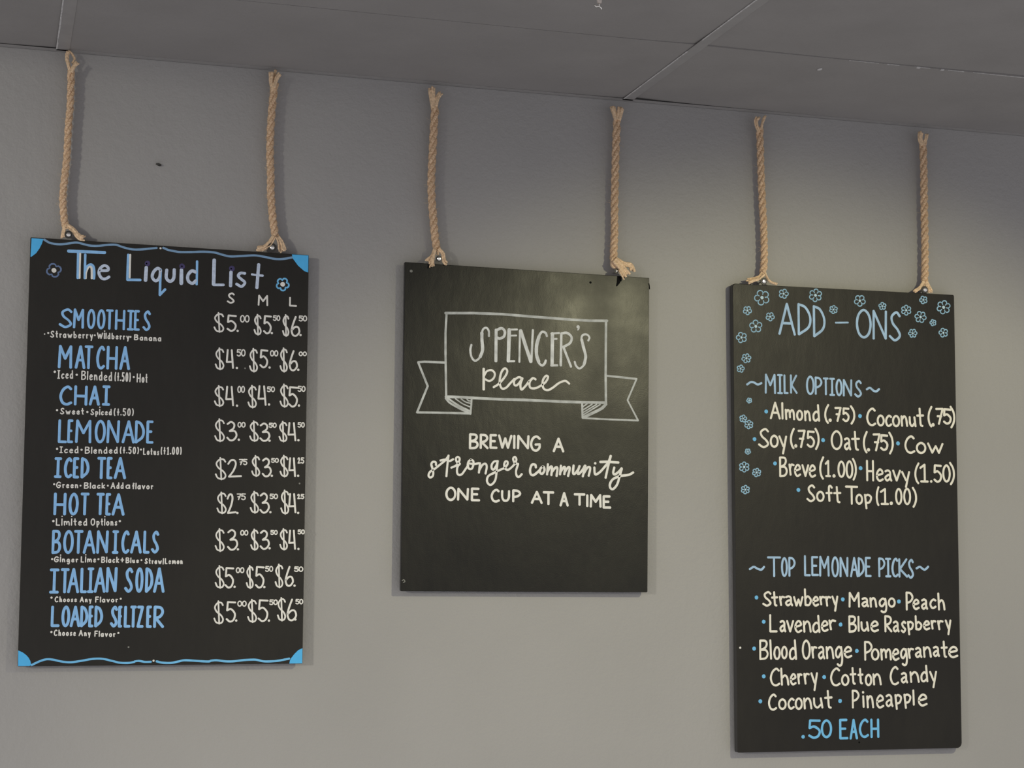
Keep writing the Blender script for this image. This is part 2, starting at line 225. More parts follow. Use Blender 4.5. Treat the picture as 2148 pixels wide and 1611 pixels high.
(0,'flavor_note',-1,'white',[('d',-239.6,224.9,2.26),('g','G',-235.9,218.2,-225.4,231,2.46),('g','i',-223.2,218.1,-221.4,230.9,2.47),('g','n',-219.1,218.1,-212,226.3,2.47),('g','g',-209.8,218,-202.5,226.2,2.47),('g','e',-200.2,218,-193.1,226.2,2.47),('g','r',-190.9,217.9,-185.3,226.1,2.48),('g','L',-180.2,218,-173,231.6,2.48),('g','i',-170.9,218,-169.3,231.6,2.48),('g','m',-167.1,218.1,-156.7,226.8,2.49),('g','e',-154.6,218.2,-148,226.9,2.49),('d',-143.2,225.5,2.2),('g','B',-137.5,217.6,-128.7,231.2,2.5),('g','l',-126.7,217.7,-125.2,231.2,2.5),('g','@',-123.1,217.8,-116.3,226.4,2.5),('g','c',-114.2,218,-108,226.5,2.51),('g','k',-106,218.1,-99.6,231.3,2.51),('g','+',-97.2,218.7,-89.1,230.1,2.51),('g','B',-86.1,217.4,-77.7,230.1,2.52),('g','l',-75.8,217.6,-74.4,230,2.52),('g','u',-72.4,217.8,-66.1,225.5,2.52),('g','e',-64.1,218.1,-57.8,225.6,2.53),('d',-52.6,224.4,2.02),('g','S',-46,216.1,-39.2,228.8,2.53),('g','t',-37.4,216.1,-32.7,228.9,2.53),('g','r',-30.9,216.1,-26.6,224.3,2.54),('g','@',-24.9,216.1,-19.2,224.4,2.54),('g','w',-17.4,216.1,-9.2,224.5,2.54),('g','/',-7.6,216.2,-4.5,229.2,2.55),('g','L',-2.8,216.2,3.2,229.3,2.55),('g','e',5,216.2,10.6,224.7,2.55),('g','m',12.3,216.2,21,224.7,2.55),('g','o',22.7,216.2,28.5,224.8,2.56),('g','n',30.2,216.3,35.8,224.9,2.56)],None),
(0,'flavor_note',-1,'white',[('d',-238.1,143.4,2.36),('g','C',-231.6,133.5,-223.7,146.2,2.46),('g','h',-221.9,133.6,-216,146.2,2.46),('g','o',-214,133.7,-207.9,141.6,2.46),('g','o',-206.1,133.8,-200,141.6,2.47),('g','s',-198.1,133.8,-193,141.6,2.47),('g','e',-191.2,133.9,-185.2,141.6,2.47),('g','A',-179.7,133.3,-170.6,145.9,2.48),('g','n',-168.7,133.4,-162.8,141.4,2.48),('g','y',-161,133.4,-154.9,141.3,2.48),('g','F',-147.5,133,-139.3,146.1,2.49),('g','l',-137.1,133.1,-135.5,146,2.49),('g','@',-133.3,133.2,-126.1,141.4,2.49),('g','v',-123.9,133.3,-116.6,141.4,2.5),('g','o',-114.4,133.4,-107.2,141.4,2.5),('g','r',-105,133.5,-99.5,141.5,2.5),('d',-93.9,141.4,2.21)],None),
(0,'flavor_note',-1,'white',[('d',-235.8,71.1,2.35),('g','C',-230.9,62.5,-223.2,76.3,2.45),('g','h',-221.4,62.4,-215.5,76.2,2.46),('g','o',-213.6,62.4,-207.6,71.2,2.46),('g','o',-205.7,62.4,-199.7,71.1,2.46),('g','s',-197.9,62.4,-192.8,71.1,2.46),('g','e',-191,62.4,-185.1,71,2.47),('g','A',-179.6,61.9,-170.3,75.3,2.47),('g','n',-168.4,61.8,-162.4,70.4,2.48),('g','y',-160.6,61.8,-154.5,70.3,2.48),('g','F',-146.8,60.7,-139.2,73.7,2.48),('g','l',-137.2,60.5,-135.8,73.6,2.49),('g','@',-133.7,60.4,-127,68.8,2.49),('g','v',-125,60.2,-118.3,68.7,2.49),('g','o',-116.3,60,-109.6,68.5,2.49),('g','r',-107.6,59.9,-102.5,68.4,2.5),('d',-96.7,68.6,2.2)],None),
(0,'price',-1,'white',[('g','$',89.3,727.1,112.9,773.4,3.57),('g','5',118,730.7,140.3,769,4.11),('d',142.7,733.4,2.64)],None),
(0,'cents',36,'white',[('g','0',147.2,752.4,158.3,769.6,2.65),('g','0',157.6,752.9,168.7,770.1,2.65)],None),
(0,'price',-1,'white',[('g','$',178.1,724.7,196,773.6,3.61),('g','5',199.2,728.6,218.4,771.7,4.16),('d',219,731.9,2.67)],None),
(0,'cents',38,'white',[('g','5',220.6,759.3,229.3,772.6,2.67),('g','0',228.6,759.7,237.4,772.9,2.68)],None),
(0,'price',-1,'white',[('g','$',241.9,724.7,258.2,776.1,3.65),('g','6',261.1,726.3,282.8,773.1,4.2),('d',283.6,730.3,2.69)],None),
(0,'cents',40,'white',[('g','5',278.6,760.9,288.6,774.8,2.7),('g','0',287.9,761.4,298,775.3,2.7)],None),
(0,'price',-1,'white',[('g','$',94.1,643.6,115.1,694.7,3.56),('g','4',118.3,647.9,137.2,691.7,4.1),('d',143,650.2,2.63)],None),
(0,'cents',42,'white',[('g','5',141.6,676,151.9,692.6,2.64),('g','0',151.3,676.4,161.6,693,2.64)],None),
(0,'price',-1,'white',[('g','$',169.7,641.4,189.6,696.8,3.6),('g','5',192.7,652,212.2,694.4,4.15),('d',215.5,654.2,2.66)],None),
(0,'cents',44,'white',[('g','0',215.6,679.1,225.4,693.5,2.67),('g','0',224.7,679.5,234.5,693.8,2.67)],None),
(0,'price',-1,'white',[('g','$',237.8,644,256.3,700.9,3.64),('g','6',258.4,648.3,279,695.5,4.19),('d',280.1,651.7,2.69)],None),
(0,'cents',46,'white',[('g','0',280,682.4,289.7,693.3,2.69),('g','0',289.1,682.8,298.9,693.7,2.69)],None),
(0,'price',-1,'white',[('g','$',94.3,562,116.7,610.7,3.56),('g','4',118.9,564.5,139.4,609.9,4.09),('d',145.2,566.2,2.63)],None),
(0,'cents',48,'white',[('g','0',145,594.7,153.9,610.7,2.63),('g','0',153.2,595,162.1,611,2.64)],None),
(0,'price',-1,'white',[('g','$',168.2,561.1,188.9,614,3.59),('g','4',190.2,568.1,211.5,613.7,4.14),('d',216.2,571.4,2.66)],None),
(0,'cents',50,'white',[('g','5',210.6,598.8,220,612,2.66),('g','0',219.4,599.1,228.8,612.3,2.66)],None),
(0,'price',-1,'white',[('g','$',239.4,565.2,259.9,619.5,3.63),('g','5',258.6,566.4,280.6,614,4.18),('d',283.1,571.2,2.68)],None),
(0,'cents',52,'white',[('g','5',279.2,601.9,288.7,615.7,2.68),('g','0',288,602.2,297.5,616,2.69)],None),
(0,'price',-1,'white',[('g','$',96.9,484.2,120.1,537.2,3.55),('g','3',123.3,487.2,147.7,531.9,4.09),('d',150.9,491,2.62)],None),
(0,'cents',54,'white',[('g','0',147.1,517.7,156.5,530.7,2.63),('g','0',155.8,517.9,165.3,531,2.63)],None),
(0,'price',-1,'white',[('g','$',173.6,486.9,195,535.1,3.59),('g','3',196.3,488.2,220.6,530.7,4.13),('d',219,490.7,2.65)],None),
(0,'cents',56,'white',[('g','5',216.4,519.2,225.7,531.1,2.65),('g','0',225,519.5,234.3,531.4,2.66)],None),
(0,'price',-1,'white',[('g','$',238.9,487.6,258.7,536,3.62),('g','4',258.8,491,279.6,533.8,4.17),('d',283.5,493.7,2.68)],None),
(0,'cents',58,'white',[('g','5',280.8,521.7,289.4,534.3,2.68),('g','0',288.7,521.9,297.2,534.5,2.68)],None),
(0,'price',-1,'white',[('g','$',100.4,400.5,125.5,451.6,3.54),('g','2',126.9,406.8,159.7,447.8,4.08)],None),
(0,'cents',60,'white',[('g','7',152.1,434.7,162,448.8,2.62),('g','5',161.3,434.9,171.1,449,2.63)],None),
(0,'price',-1,'white',[('g','$',179.9,409.5,199.7,458.1,3.58),('g','3',203.3,409.5,225.4,453,4.13),('d',225.8,413.1,2.65)],None),
(0,'cents',62,'white',[('g','5',223.2,441.5,232.2,452.8,2.65),('g','0',231.6,441.7,240.7,453,2.65)],None),
(0,'price',-1,'white',[('g','$',242.7,409.8,262.6,460.3,3.62),('g','4',262.2,411.3,280.3,455.1,4.16),('d',284.5,414.4,2.67)],None),
(0,'cents',64,'white',[('g','2',282.1,441.2,290.2,455.4,2.67),('g','5',289.5,441.4,297.7,455.6,2.68)],None),
(0,'price',-1,'white',[('g','$',105.6,326.1,127.9,375.9,3.54),('g','2',127.3,327,150,372.4,4.07),('d',151.6,329.5,2.61)],None),
(0,'cents',66,'white',[('g','7',148.9,357.5,159.5,372.7,2.62),('g','5',158.9,357.7,169.5,372.9,2.62)],None),
(0,'price',-1,'white',[('g','$',178.6,328.4,199.1,379,3.58),('g','3',199.8,329.3,222.8,375.5,4.11),('d',224.2,332.4,2.64)],None),
(0,'cents',68,'white',[('g','5',221.5,361.2,231.4,373.6,2.64),('g','0',230.7,361.3,240.6,373.7,2.65)],None),
(0,'price',-1,'white',[('g','$',246.1,327.3,266,383.2,3.61),('g','4',263.7,330.9,282.8,375.6,4.15),('d',286.1,331.9,2.66)],None),
(0,'cents',70,'white',[('g','2',282.9,362.3,291.4,374.2,2.67),('g','5',290.8,362.4,299.3,374.3,2.67)],None),
(0,'price',-1,'white',[('g','$',103.8,243.5,125.4,295.8,3.53),('g','3',130.5,247.1,154.9,294,4.06),('d',154.6,250,2.61)],None),
(0,'cents',72,'white',[('g','0',158.6,279.7,168,292.6,2.61),('g','0',167.3,279.9,176.7,292.7,2.62)],None),
(0,'price',-1,'white',[('g','$',181.3,247.1,199.8,295.8,3.57),('g','3',202.1,249.6,224.6,293.3,4.11),('d',224.2,252.8,2.64)],None),
(0,'cents',74,'white',[('g','5',224.9,282.3,233.6,293.5,2.64),('g','0',233,282.4,241.7,293.6,2.64)],None),
(0,'price',-1,'white',[('g','$',245.6,248.3,264.7,297.8,3.6),('g','4',265.3,250.2,283.5,294.7,4.14),('d',288.3,252.3,2.66)],None),
(0,'cents',76,'white',[('g','5',285.6,284.2,294.1,295.5,2.66),('g','0',293.4,284.3,301.9,295.6,2.67)],None),
(0,'price',-1,'white',[('g','$',105.8,163.6,127.1,215.2,3.52),('g','5',126.9,164.3,147.7,210.9,4.05),('d',149.3,168.2,2.6)],None),
(0,'cents',78,'white',[('g','0',151,197.7,160.7,211,2.61),('g','0',160.1,197.8,169.9,211.1,2.61)],None),
(0,'price',-1,'white',[('g','$',173.7,163.4,190.9,215.7,3.56),('g','5',193.5,164.6,214.5,213.7,4.09),('d',214.5,168,2.63)],None),
(0,'cents',80,'white',[('g','5',215.3,200.9,224.6,214.3,2.63),('g','0',224,201,233.3,214.4,2.63)],None),
(0,'price',-1,'white',[('g','$',237.1,165.3,256.2,219.6,3.59),('g','6',259.2,169.3,279.5,214.7,4.13),('d',281.3,171.3,2.65)],None),
(0,'cents',82,'white',[('g','5',279.3,201.4,290.1,213.8,2.65),('g','0',289.4,201.5,300.2,213.8,2.66)],None),
(0,'price',-1,'white',[('g','$',104.9,86.2,127.5,138.6,3.51),('g','5',131.5,90.6,153.6,137,4.05),('d',154.6,95,2.6)],None),
(0,'cents',84,'white',[('g','0',156,124.9,166.6,138.2,2.6),('g','0',166,124.9,176.6,138.2,2.61)],None),
(0,'price',-1,'white',[('g','$',178.2,89.4,199.9,142.2,3.55),('g','5',201.1,91.6,224.6,141.1,4.09),('d',226.1,94.7,2.62)],None),
(0,'cents',86,'white',[('g','5',225.9,128.4,235.8,141.2,2.63),('g','0',235.1,128.4,245,141.2,2.63)],None),
(0,'price',-1,'white',[('g','$',243.7,92.7,263.7,146.3,3.59),('g','6',264.9,93.8,287.9,143,4.13),('d',284.5,97.2,2.65)],None),
(0,'cents',88,'white',[('g','5',283.8,130.1,292.9,142.5,2.65),('g','0',292.2,130.2,301.4,142.5,2.65)],None),
(0,'paint_dot',-1,'dim',[('d',161.1,650.3,1.9)],None),
(0,'paint_dot',-1,'dim',[('d',-74.4,38.6,1.91)],None),
(0,'paint_dot',-1,'dim',[('d',287.9,397.2,1.92)],None),
(0,'paint_dot',-1,'white',[('d',-31.1,909.2,2.28)],None),
(0,'paint_dot',-1,'white',[('d',-20.8,9.3,2.32)],None),
(0,'corner_ornament',-1,'corner',[('p',[-306,914.9,-281.3,914.7,-283.9,904.3,-288.6,893.5,-295.2,882.7,-304.8,874.3,-306.8,874.2])],None),
(0,'corner_ornament',-1,'corner',[('p',[260.4,912.6,298,912.3,298,873.4,288.9,876.3,275,887.6,262.4,903.7])],None),
(0,'corner_ornament',-1,'corner',[('p',[-302.2,32.6,-293.2,28.6,-285.7,23,-280.6,17.4,-276.5,10,-274.6,1.5,-278.6,0,-301.4,0])],None),
(0,'corner_ornament',-1,'corner',[('p',[301.5,34.3,301.7,1.6,273.2,1.2,274.2,7.2,276.4,12.1,283.9,21.9,292.7,30.5])],None),
(0,'wavy_border',-1,'border',[('s',1,0,4.75,[-279.4,913.2,-266.9,906.9,-250,905,-233.3,906.9,-212.3,911.1,-196.7,908.6,-182.5,906.1,-165.5,906.5,-144.3,910,-127.2,911.1,-112.8,907,-94.1,903.3,-72.5,904.2,-39.5,909.5]),('s',1,0,4.96,[-25.1,910.5,-13.4,906.3,1.2,904.2,12.1,903.3,36.9,904.8,63.2,907.1,86.7,906.7,104.5,902.8,122.2,900,147.4,902.3,177.1,905.4,199.5,903.3,222,900.1,241.6,901.2,261,905.7])],None),
(0,'wavy_border',-1,'sky',[('s',1,0,4.42,[-273.9,2,-257.2,10,-243.7,13.8,-230,12.8,-210.7,8.5,-191.5,7.4,-168.2,10.8,-147.6,14.1,-128.2,14,-108.6,9.6,-91.7,5.6,-73.5,5,-61,7.2]),('s',1,0,4.24,[-60.5,8.1,-51.6,9.1,-39.6,7,-26.3,7]),('s',1,0,4.64,[-14.3,7.8,-1.9,5,16.2,4.4,32.8,7.4,47.9,9.8,93.5,6.8,102.2,8.5,114.3,9.3,133.1,6.9,149.8,6.8,171.9,9.2,190.8,10.1,202,9.5,216.6,6.3,233.4,6.2,250.2,7.7,272.7,11.8])],None),
(0,'flower',-1,'dullblue',[('s',0,1,3.6,[-247.9,843,-246.9,838.9,-248.8,835.5,-252.1,833.4,-256.1,833,-259.6,834.5,-261.4,838.4,-265.8,837.4,-269.2,839.1,-271.4,842.2,-271.6,846,-270,849.5,-265.9,851.3,-266.9,855.5,-265,858.9,-261.7,861,-257.7,861.4,-254.2,859.8,-252.4,855.9,-248,857,-244.5,855.3,-242.4,852.1,-242.1,848.3,-243.8,844.9])],None),
(0,'flower_center',101,'white',[('d',-256.9,847.2,5.19)],None),
(0,'flower',-1,'sky',[('s',0,1,3.87,[249.6,847.5,253.2,846.3,254.8,843.8,254.9,840.8,253.6,838.1,251.1,836.2,247.3,836.5,247.2,832.6,245.3,830.2,242.5,829,239.5,829.4,237.1,831.2,236.3,834.9,232.6,833.6,229.8,834.7,227.9,837,227.4,839.9,228.5,842.9,231.7,844.9,229.5,848,229.7,851.1,231.4,853.7,234,855.1,237.1,855.2,239.9,852.7,242.2,855.9,245.2,856.7,248.1,856,250.2,854,251.1,851.1])],None),
(0,'flower_center',103,'white',[('d',241,843.3,5.37)],None),
(1,'banner_drawing',-1,'chalk',[('s',0,0,5.98,[-199.1,636.5,-131.3,639.8,-62.9,640.7,6.2,638.5,52.9,637.3,104.2,635.9,152,635.6,195.3,637.5]),('s',0,0,5.18,[-196.5,636.6,-198.6,589,-198,539.6,-195.3,443]),('s',0,0,5.94,[192.7,638,192,564.5,191.7,509.7,192.5,441.4]),('s',0,0,6.3,[-196.1,443,-163.3,443.3,-129.5,442.5,-61.4,441.6,-8,442.2,85.9,441.3,133.3,441.7,192.9,442.7]),('s',0,0,5.14,[-200.3,521.8,-248.1,521.6,-262.2,519.8]),('s',0,0,5.1,[-262.2,519.8,-239.1,465.9,-263.3,404.8,-196.5,405.9,-137.6,406.5]),('s',1,0,4.88,[-196.4,439.4,-186.7,429.4,-166.4,418.6,-137.3,405.7]),('s',0,0,4.54,[-134.9,440.2,-135.8,423.8,-137.3,405.7]),('s',1,0,4.54,[-191.9,439.8,-166.8,424.3,-139.7,412.1]),('s',1,0,2.95,[-173.4,439.2,-156.6,428.5,-137.8,421.2]),('s',1,0,2.95,[-159.9,439.3,-149.4,432.7,-136.8,429.5]),('s',1,0,2.95,[-146.4,439.5,-142.1,435.7,-135.9,435.2]),('s',0,0,5.05,[194.4,506.5,238.7,503.8,269.3,501.7]),('s',0,0,4.24,[269.3,501.7,246.4,450.5,273.1,403,200.2,403.5,135.6,404.5]),('s',1,0,7.07,[192.9,439.6,181,428.3,158.1,416.6,135.3,405.6]),('s',0,0,4.95,[133.3,441.7,133.7,424,134.5,405]),('s',0,0,3.08,[136.2,412.3,178.1,437.8]),('s',0,0,3.08,[135.8,423.7,158.1,437.8]),('s',0,0,3.07,[135.8,431.6,145.7,438.3]),('s',0,0,3.08,[135.8,417.7,169.5,437.9])],None),
(1,'shop_name',-1,'silver',[('s',1,0,5.01,[-94.7,587.9,-95.5,600.4,-102,607,-110.2,600.5,-111.7,579.7,-110.1,553.3,-116.8,536.5,-127.8,528.9,-136.3,538.1,-139,553.7,-136.6,565.4]),('s',1,0,7.54,[-111.8,594.6,-111.3,576.4,-109.8,554.9,-115.1,539]),('s',0,0,7.35,[-77.5,602.8,-77.5,530.6]),('s',1,0,6.21,[-75.5,602.9,-64.4,607.6,-56.6,600.5,-58.7,588.7,-68.5,583.3,-73.6,584.4]),('s',0,0,8.53,[-45.8,605.1,-47.5,531.9]),('s',0,0,4.63,[-45.4,605.2,-26.8,606.5]),('s',0,0,4.17,[-44.5,591,-28.5,592.1]),('s',0,0,5.08,[-47.5,531,-33.2,532]),('s',0,0,4.86,[-19.9,604.7,-20.8,530.5]),('s',0,0,8.13,[-17.8,603.9,-5.5,567.8,7.1,532.5]),('s',0,0,5.34,[11.6,606.6,8.3,531.8]),('s',1,0,5.6,[46,594.2,42.7,601.7,32.7,602.7,24,585.4,20.3,559,24.2,534.8,33.7,524.7,40.6,529.1,43.6,536.5]),('s',1,0,8.15,[26.7,591.9,21.2,571.7,20.9,550,26.1,533]),('s',0,0,8.19,[59.7,600.7,59.1,526.2]),('s',0,0,4.93,[56.9,600.5,75.8,602.9]),('s',0,0,4.46,[60.7,588,70.2,588.8]),('s',0,0,5.39,[56.8,525.4,71.9,526.4]),('s',0,0,6.1,[81.5,601.7,80.3,526.7]),('s',1,0,5.88,[81.5,602,95.7,603.8,106.6,594.6,103.4,580.8,88.3,571]),('s',0,0,5.88,[86.4,570.9,105.5,524.8]),('d',122.8,619.6,4.02),('s',1,0,3.07,[125.6,620.1,124.9,615.5,122.2,612.3]),('s',1,0,4.95,[148.2,588.2,151.1,595.7,144.8,602.3,135.2,601,131.4,592.1,135.8,573.1,141.6,553.3,139.7,533.7,127.4,521.2,118.2,527.2,114.8,536.3]),('s',1,0,7.09,[132,589.3,136.8,570.4,141.8,550.5,137.8,531.2])],None),
(1,'shop_name',-1,'white',[('s',0,0,6.16,[-106.7,510.8,-106.3,463.4]),('s',1,0,4.8,[-105.4,495.6,-98.6,505.8,-87.6,508.4,-80.2,501.6,-82.3,490.7,-92.5,483.2,-102.7,486.7]),('s',1,0,5.19,[-82.5,469.3,-70.2,477.5,-55.8,494.2,-49.9,507.7,-56,514.1,-64.4,503.8,-68.2,482.2,-63.3,467.5,-53.1,468.7,-41.1,481.5,-32.6,490.2]),('s',1,0,4.97,[-12.8,491.7,-22.3,494.7,-32.6,486.8,-32.5,476.6,-24.8,476.9,-13.2,492.6]),('s',1,0,5.35,[-13.2,492.6,-17.9,478.3,-15.3,466.3,-5.8,474.6,3.6,486.6,2.9,484.3,12.2,493.7,18.8,491.2]),('s',1,0,5.17,[17.9,492.1,11.3,493.6,4.4,483.5,5.8,471.8,16.1,470,29.2,475.4,43.3,485.8,49.4,497.8,43.8,500.3,36.3,488.3,37.7,472.1,48,466.9,61.2,473.5,76.3,484.9,91.4,490.4,101.4,484.4])],None),
(1,'slogan_word',-1,'white',[('g','B',-140.4,323.7,-117,361,5.56),('g','R',-115,325.1,-93.2,360.8,5.58),('g','E',-91.5,326.3,-71.9,360.7,5.59),('g','W',-71.2,327.2,-36.3,360.3,5.61),('g','|',-35,327,-28.8,360.5,5.63),('g','N',-25.6,326.8,5,360.8,5.65),('g','G',5.9,322.5,33.5,360.7,5.67)],None),
(1,'slogan_word',-1,'white',[('g','A',61.2,322.2,89.9,357.2,5.72)],None),
(1,'slogan_word',-1,'white',[('s',1,0,4.94,[-217.5,285.8,-218.5,292.2,-225,292.9,-228.5,287.3,-226.1,278.9,-223.8,269.3,-224.9,260.7,-230.9,257.2,-234.7,261.7,-231.6,269.7,-222.3,275.6,-206.2,288.5,-195.1,298.1,-188.3,307.8]),('s',1,0,4.93,[-188.3,308.4,-190,294.4,-191.7,276.1,-192.8,260.9]),('s',1,0,4.95,[-207.3,296.4,-196.3,298.6,-186.3,295.7,-177.3,300]),('s',1,0,4.96,[-181.5,280.6,-169.8,286.3,-163.6,295,-162.2,302.4,-166.9,305.7,-171,300.9,-167.4,292.5,-161.3,290]),('s',1,0,4.97,[-161.3,290,-167,282.7,-167.8,270.5,-164,264.8,-156.4,266.5,-147.7,278.3,-141.5,287]),('s',1,0,4.98,[-135.3,300.4,-141.2,295,-142.7,285.8,-138.5,278.8,-132.6,280.2,-129.5,288.5,-129.8,297.1,-135.9,300.4]),('s',1,0,4.99,[-139.6,291.3,-127,290.4,-116.2,292.5]),('s',1,0,4.99,[-113.7,292.6,-116,270.8]),('s',1,0,5,[-115.7,275.4,-107.9,288.5,-100.4,291.5,-97.5,284.4,-100.2,269.1]),('s',1,0,5.02,[-72.1,298.3,-80,297.1,-85.7,289.6,-85.4,281,-80.9,278.9,-74.9,287.4,-71.1,298.6]),('s',1,0,5.06,[-71.4,298.5,-73.5,278.9,-76.2,256.7,-83.5,245.6,-90.8,243.8,-96.5,251.4,-93.8,263.1,-79.8,271.4,-64.6,278.8,-54.4,283.6,-47.8,291.8,-48.1,297.6,-53,298,-55.7,290.9,-53.4,281.8,-46.7,278.9,-39.1,284,-30.2,293.4,-26.4,303.4,-30.3,309.2,-34.5,304.4,-30.2,294.9,-22.2,293]),('s',1,0,5.06,[-22.2,293,-27.2,276.3,-25.1,265.2,-19.4,263.5,-13.3,269.8])],None),
(1,'slogan_word',-1,'white',[('s',1,0,5.56,[20.7,286,19,292.1,11.3,292.2,6.8,281.4,8.2,270.7,15,268.2,24.7,275.1,30.3,280.6]),('s',1,0,5.56,[37.5,288.5,31.7,283.3,31,274.2,36.6,272,41.5,279.5,40.1,287.2,36.6,288.1]),('s',1,0,5.57,[49.9,294.2,47.9,270.6]),('s',1,0,5.57,[48.5,275.7,55.5,287.6,59.7,287.3,58.4,269.2]),('s',1,0,5.58,[59.1,275.9,68.2,286.6,73.1,285,71.1,267.5]),('s',1,0,5.59,[81.6,291.5,79.5,271.3]),('s',1,0,5.6,[80.2,276.4,87.9,287.6,91.5,286.7,90.1,272.3]),('s',1,0,5.61,[90.8,276.6,99.2,287.9,103.2,285.7,99.3,268.1]),('s',1,0,5.63,[112.7,292.6,111.3,276,115.1,273.4,123.3,282.8,127.6,291.6]),('s',1,0,5.64,[126.9,291.6,122.6,276.3,126.2,274.1,134.7,283,140.4,292.9]),('s',1,0,5.63,[141.8,292.9,135.4,268]),('s',1,0,5.65,[136.8,273.7,146.1,288,152.5,289.5,153.2,283.5,149.9,269.9]),('s',1,0,5.7,[163.9,289.1,164.6,277.3,167.7,273.3,177.5,278.9,190.3,292.5,198.9,303.5,204.4,317.5]),('s',1,0,5.68,[204.6,317.5,198.9,296.7,191.8,266.1]),('s',1,0,5.71,[178.4,302.7,196,303.4,223.6,302.5]),('s',1,0,5.71,[213.3,290.3,210.7,278.3,214.7,274.4,224.8,281.1,231.7,289.1]),('s',1,0,5.73,[232,287.8,226.5,270.3,220.5,251.2,210.4,239.9,203.5,242.7,202.9,252.2,210.4,263.2,227.6,270.7,249.3,274.2,260.5,279.9]),('d',166,299.2,3.07)],None),
(1,'slogan_word',-1,'white',[('g','O',-195.1,204.4,-168.8,237.6,5.38),('g','N',-167.5,205.5,-139,235.6,5.41),('g','E',-134.8,204.9,-112.2,236.4,5.43)],None),
(1,'slogan_word',-1,'white',[('g','C',-87.9,202.7,-65.2,235,5.46),('g','U',-62.9,205,-40.9,232.5,5.48),('g','P',-36.3,204.1,-14.3,234.3,5.5)],None),
(1,'slogan_word',-1,'white',[('g','A',8.7,201.3,37.9,232.1,5.66),('g','T',37.3,199.3,65.9,231.8,5.68)],None),
(1,'slogan_word',-1,'white',[('g','A',78.3,196.6,101.2,230.7,5.71)],None),
(1,'slogan_word',-1,'white',[('g','T',112.9,198.9,142.2,228.7,5.74),('g','|',143.1,196.3,150,226.5,5.75),('g','M',152.3,195.3,182.1,227.8,5.77),('g','E',184.2,193.6,206.1,225.3,5.79)],None),
(1,'paint_chip',-1,'dim',[('d',-281.2,729.9,3.36)],None),
(1,'paint_chip',-1,'dim',[('s',1,0,1.76,[-293,23.6,-289.2,25.8,-286.4,22,-290.2,19.4])],None),
(1,'dark_mark',-1,'black',[('p',[220.4,746,229.4,745.4,233,739.8,227,729.2,219.8,720.7,217.4,721.8,219.2,731])],None),  # small black marks laid on the face near the board's top edge
(1,'dark_mark',-1,'black',[('d',153.5,726.9,2.86)],None),
(1,'dark_mark',-1,'black',[('s',1,0,2.67,[300.8,732,302,726.3,302.7,719.4])],None),
(2,'title_word',-1,'ice',[('g','A',-182.1,998.7,-135.3,1079.2,6.24),('g','D',-130.5,1000,-93.3,1080.2,6.15),('g','D',-89.3,997.1,-55.5,1077.1,6.18)],None),
(2,'title_dash',-1,'ice',[('s',0,0,4.42,[-27.8,1036.1,5.9,1038])],None),
(2,'title_word',-1,'ice',[('g','O',27.1,1000,70.9,1074.8,6.41),('g','N',72.4,998.5,113.5,1073.6,6.31),('g','S',117,996.5,151.6,1073.1,6.35)],None),
(2,'tilde_flourish',-1,'ice',[('s',1,0,5.28,[-265.8,874.1,-256.2,880.2,-247.3,879.6,-237.8,875.2,-228.1,879])],None),
(2,'heading_word',-1,'ice',[('g','M',-219.5,853.5,-189.8,902.8,5.17),('g','I',-186.8,854,-171.2,902.8,5.18),('g','L',-169.7,854.9,-156.4,902.7,5.19),('g','K',-152.5,856,-132.3,903.3,5.21)],None),
(2,'heading_word',-1,'ice',[('g','O',-109.8,854.4,-86.9,902.5,5.24),('g','P',-86.5,855.4,-65.8,900.6,5.25),('g','T',-64.6,855.2,-48.7,899.3,5.27),('g','I',-47.6,854.5,-31.7,899.2,5.28),('g','O',-30.5,854.4,-11.6,897.6,5.29),('g','N',-11.1,854,15.1,897.6,5.31),('g','S',19.8,852.8,41.1,896.6,5.33)],None),
(2,'tilde_flourish',-1,'ice',[('s',1,0,5.5,[54.3,874.2,63.1,878,73,871.4,80.7,870.3,88.2,875.9])],None),
(2,'tilde_flourish',-1,'ice',[('s',1,0,5.22,[-262.8,430.8,-252.2,436.3,-242.5,432,-232.8,429.9,-225.4,436.5])],None),
(2,'heading_word',-1,'ice',[('g','T',-217.8,412,-180.9,461.8,5.24),('g','O',-181.3,412.8,-163.4,460.5,5.25),('g','P',-162,413.2,-142.8,461.1,5.27)],None),
(2,'heading_word',-1,'ice',[('g','L',-120.7,414.8,-103,465.8,5.3),('g','E',-101.6,415.5,-81.2,463.5,5.31),('g','M',-80.8,414.1,-52.9,464.7,5.33),('g','O',-48.2,412.6,-27.6,463.5,5.35),('g','N',-26.6,412.8,-2.2,462.4,5.37),('g','A',1.5,413,24.8,462.7,5.38),('g','D',22.7,414.1,41.2,462.2,5.4),('g','E',42.1,414,59.9,463,5.41)],None),
(2,'heading_word',-1,'ice',[('g','P',77.9,413.4,97.6,462.1,5.44),('g','I',96.4,413.5,113.5,461.5,5.45),('g','C',113.8,413.4,133.4,462.1,5.46),('g','K',132.7,412.9,158.9,460.7,5.48),('g','S',157,410.4,175.4,459.5,5.49)],None),
(2,'tilde_flourish',-1,'ice',[('s',1,0,5.53,[182.3,436.2,191.9,439.9,200.6,434.3,206.4,433.5,214.7,440.5])],None),
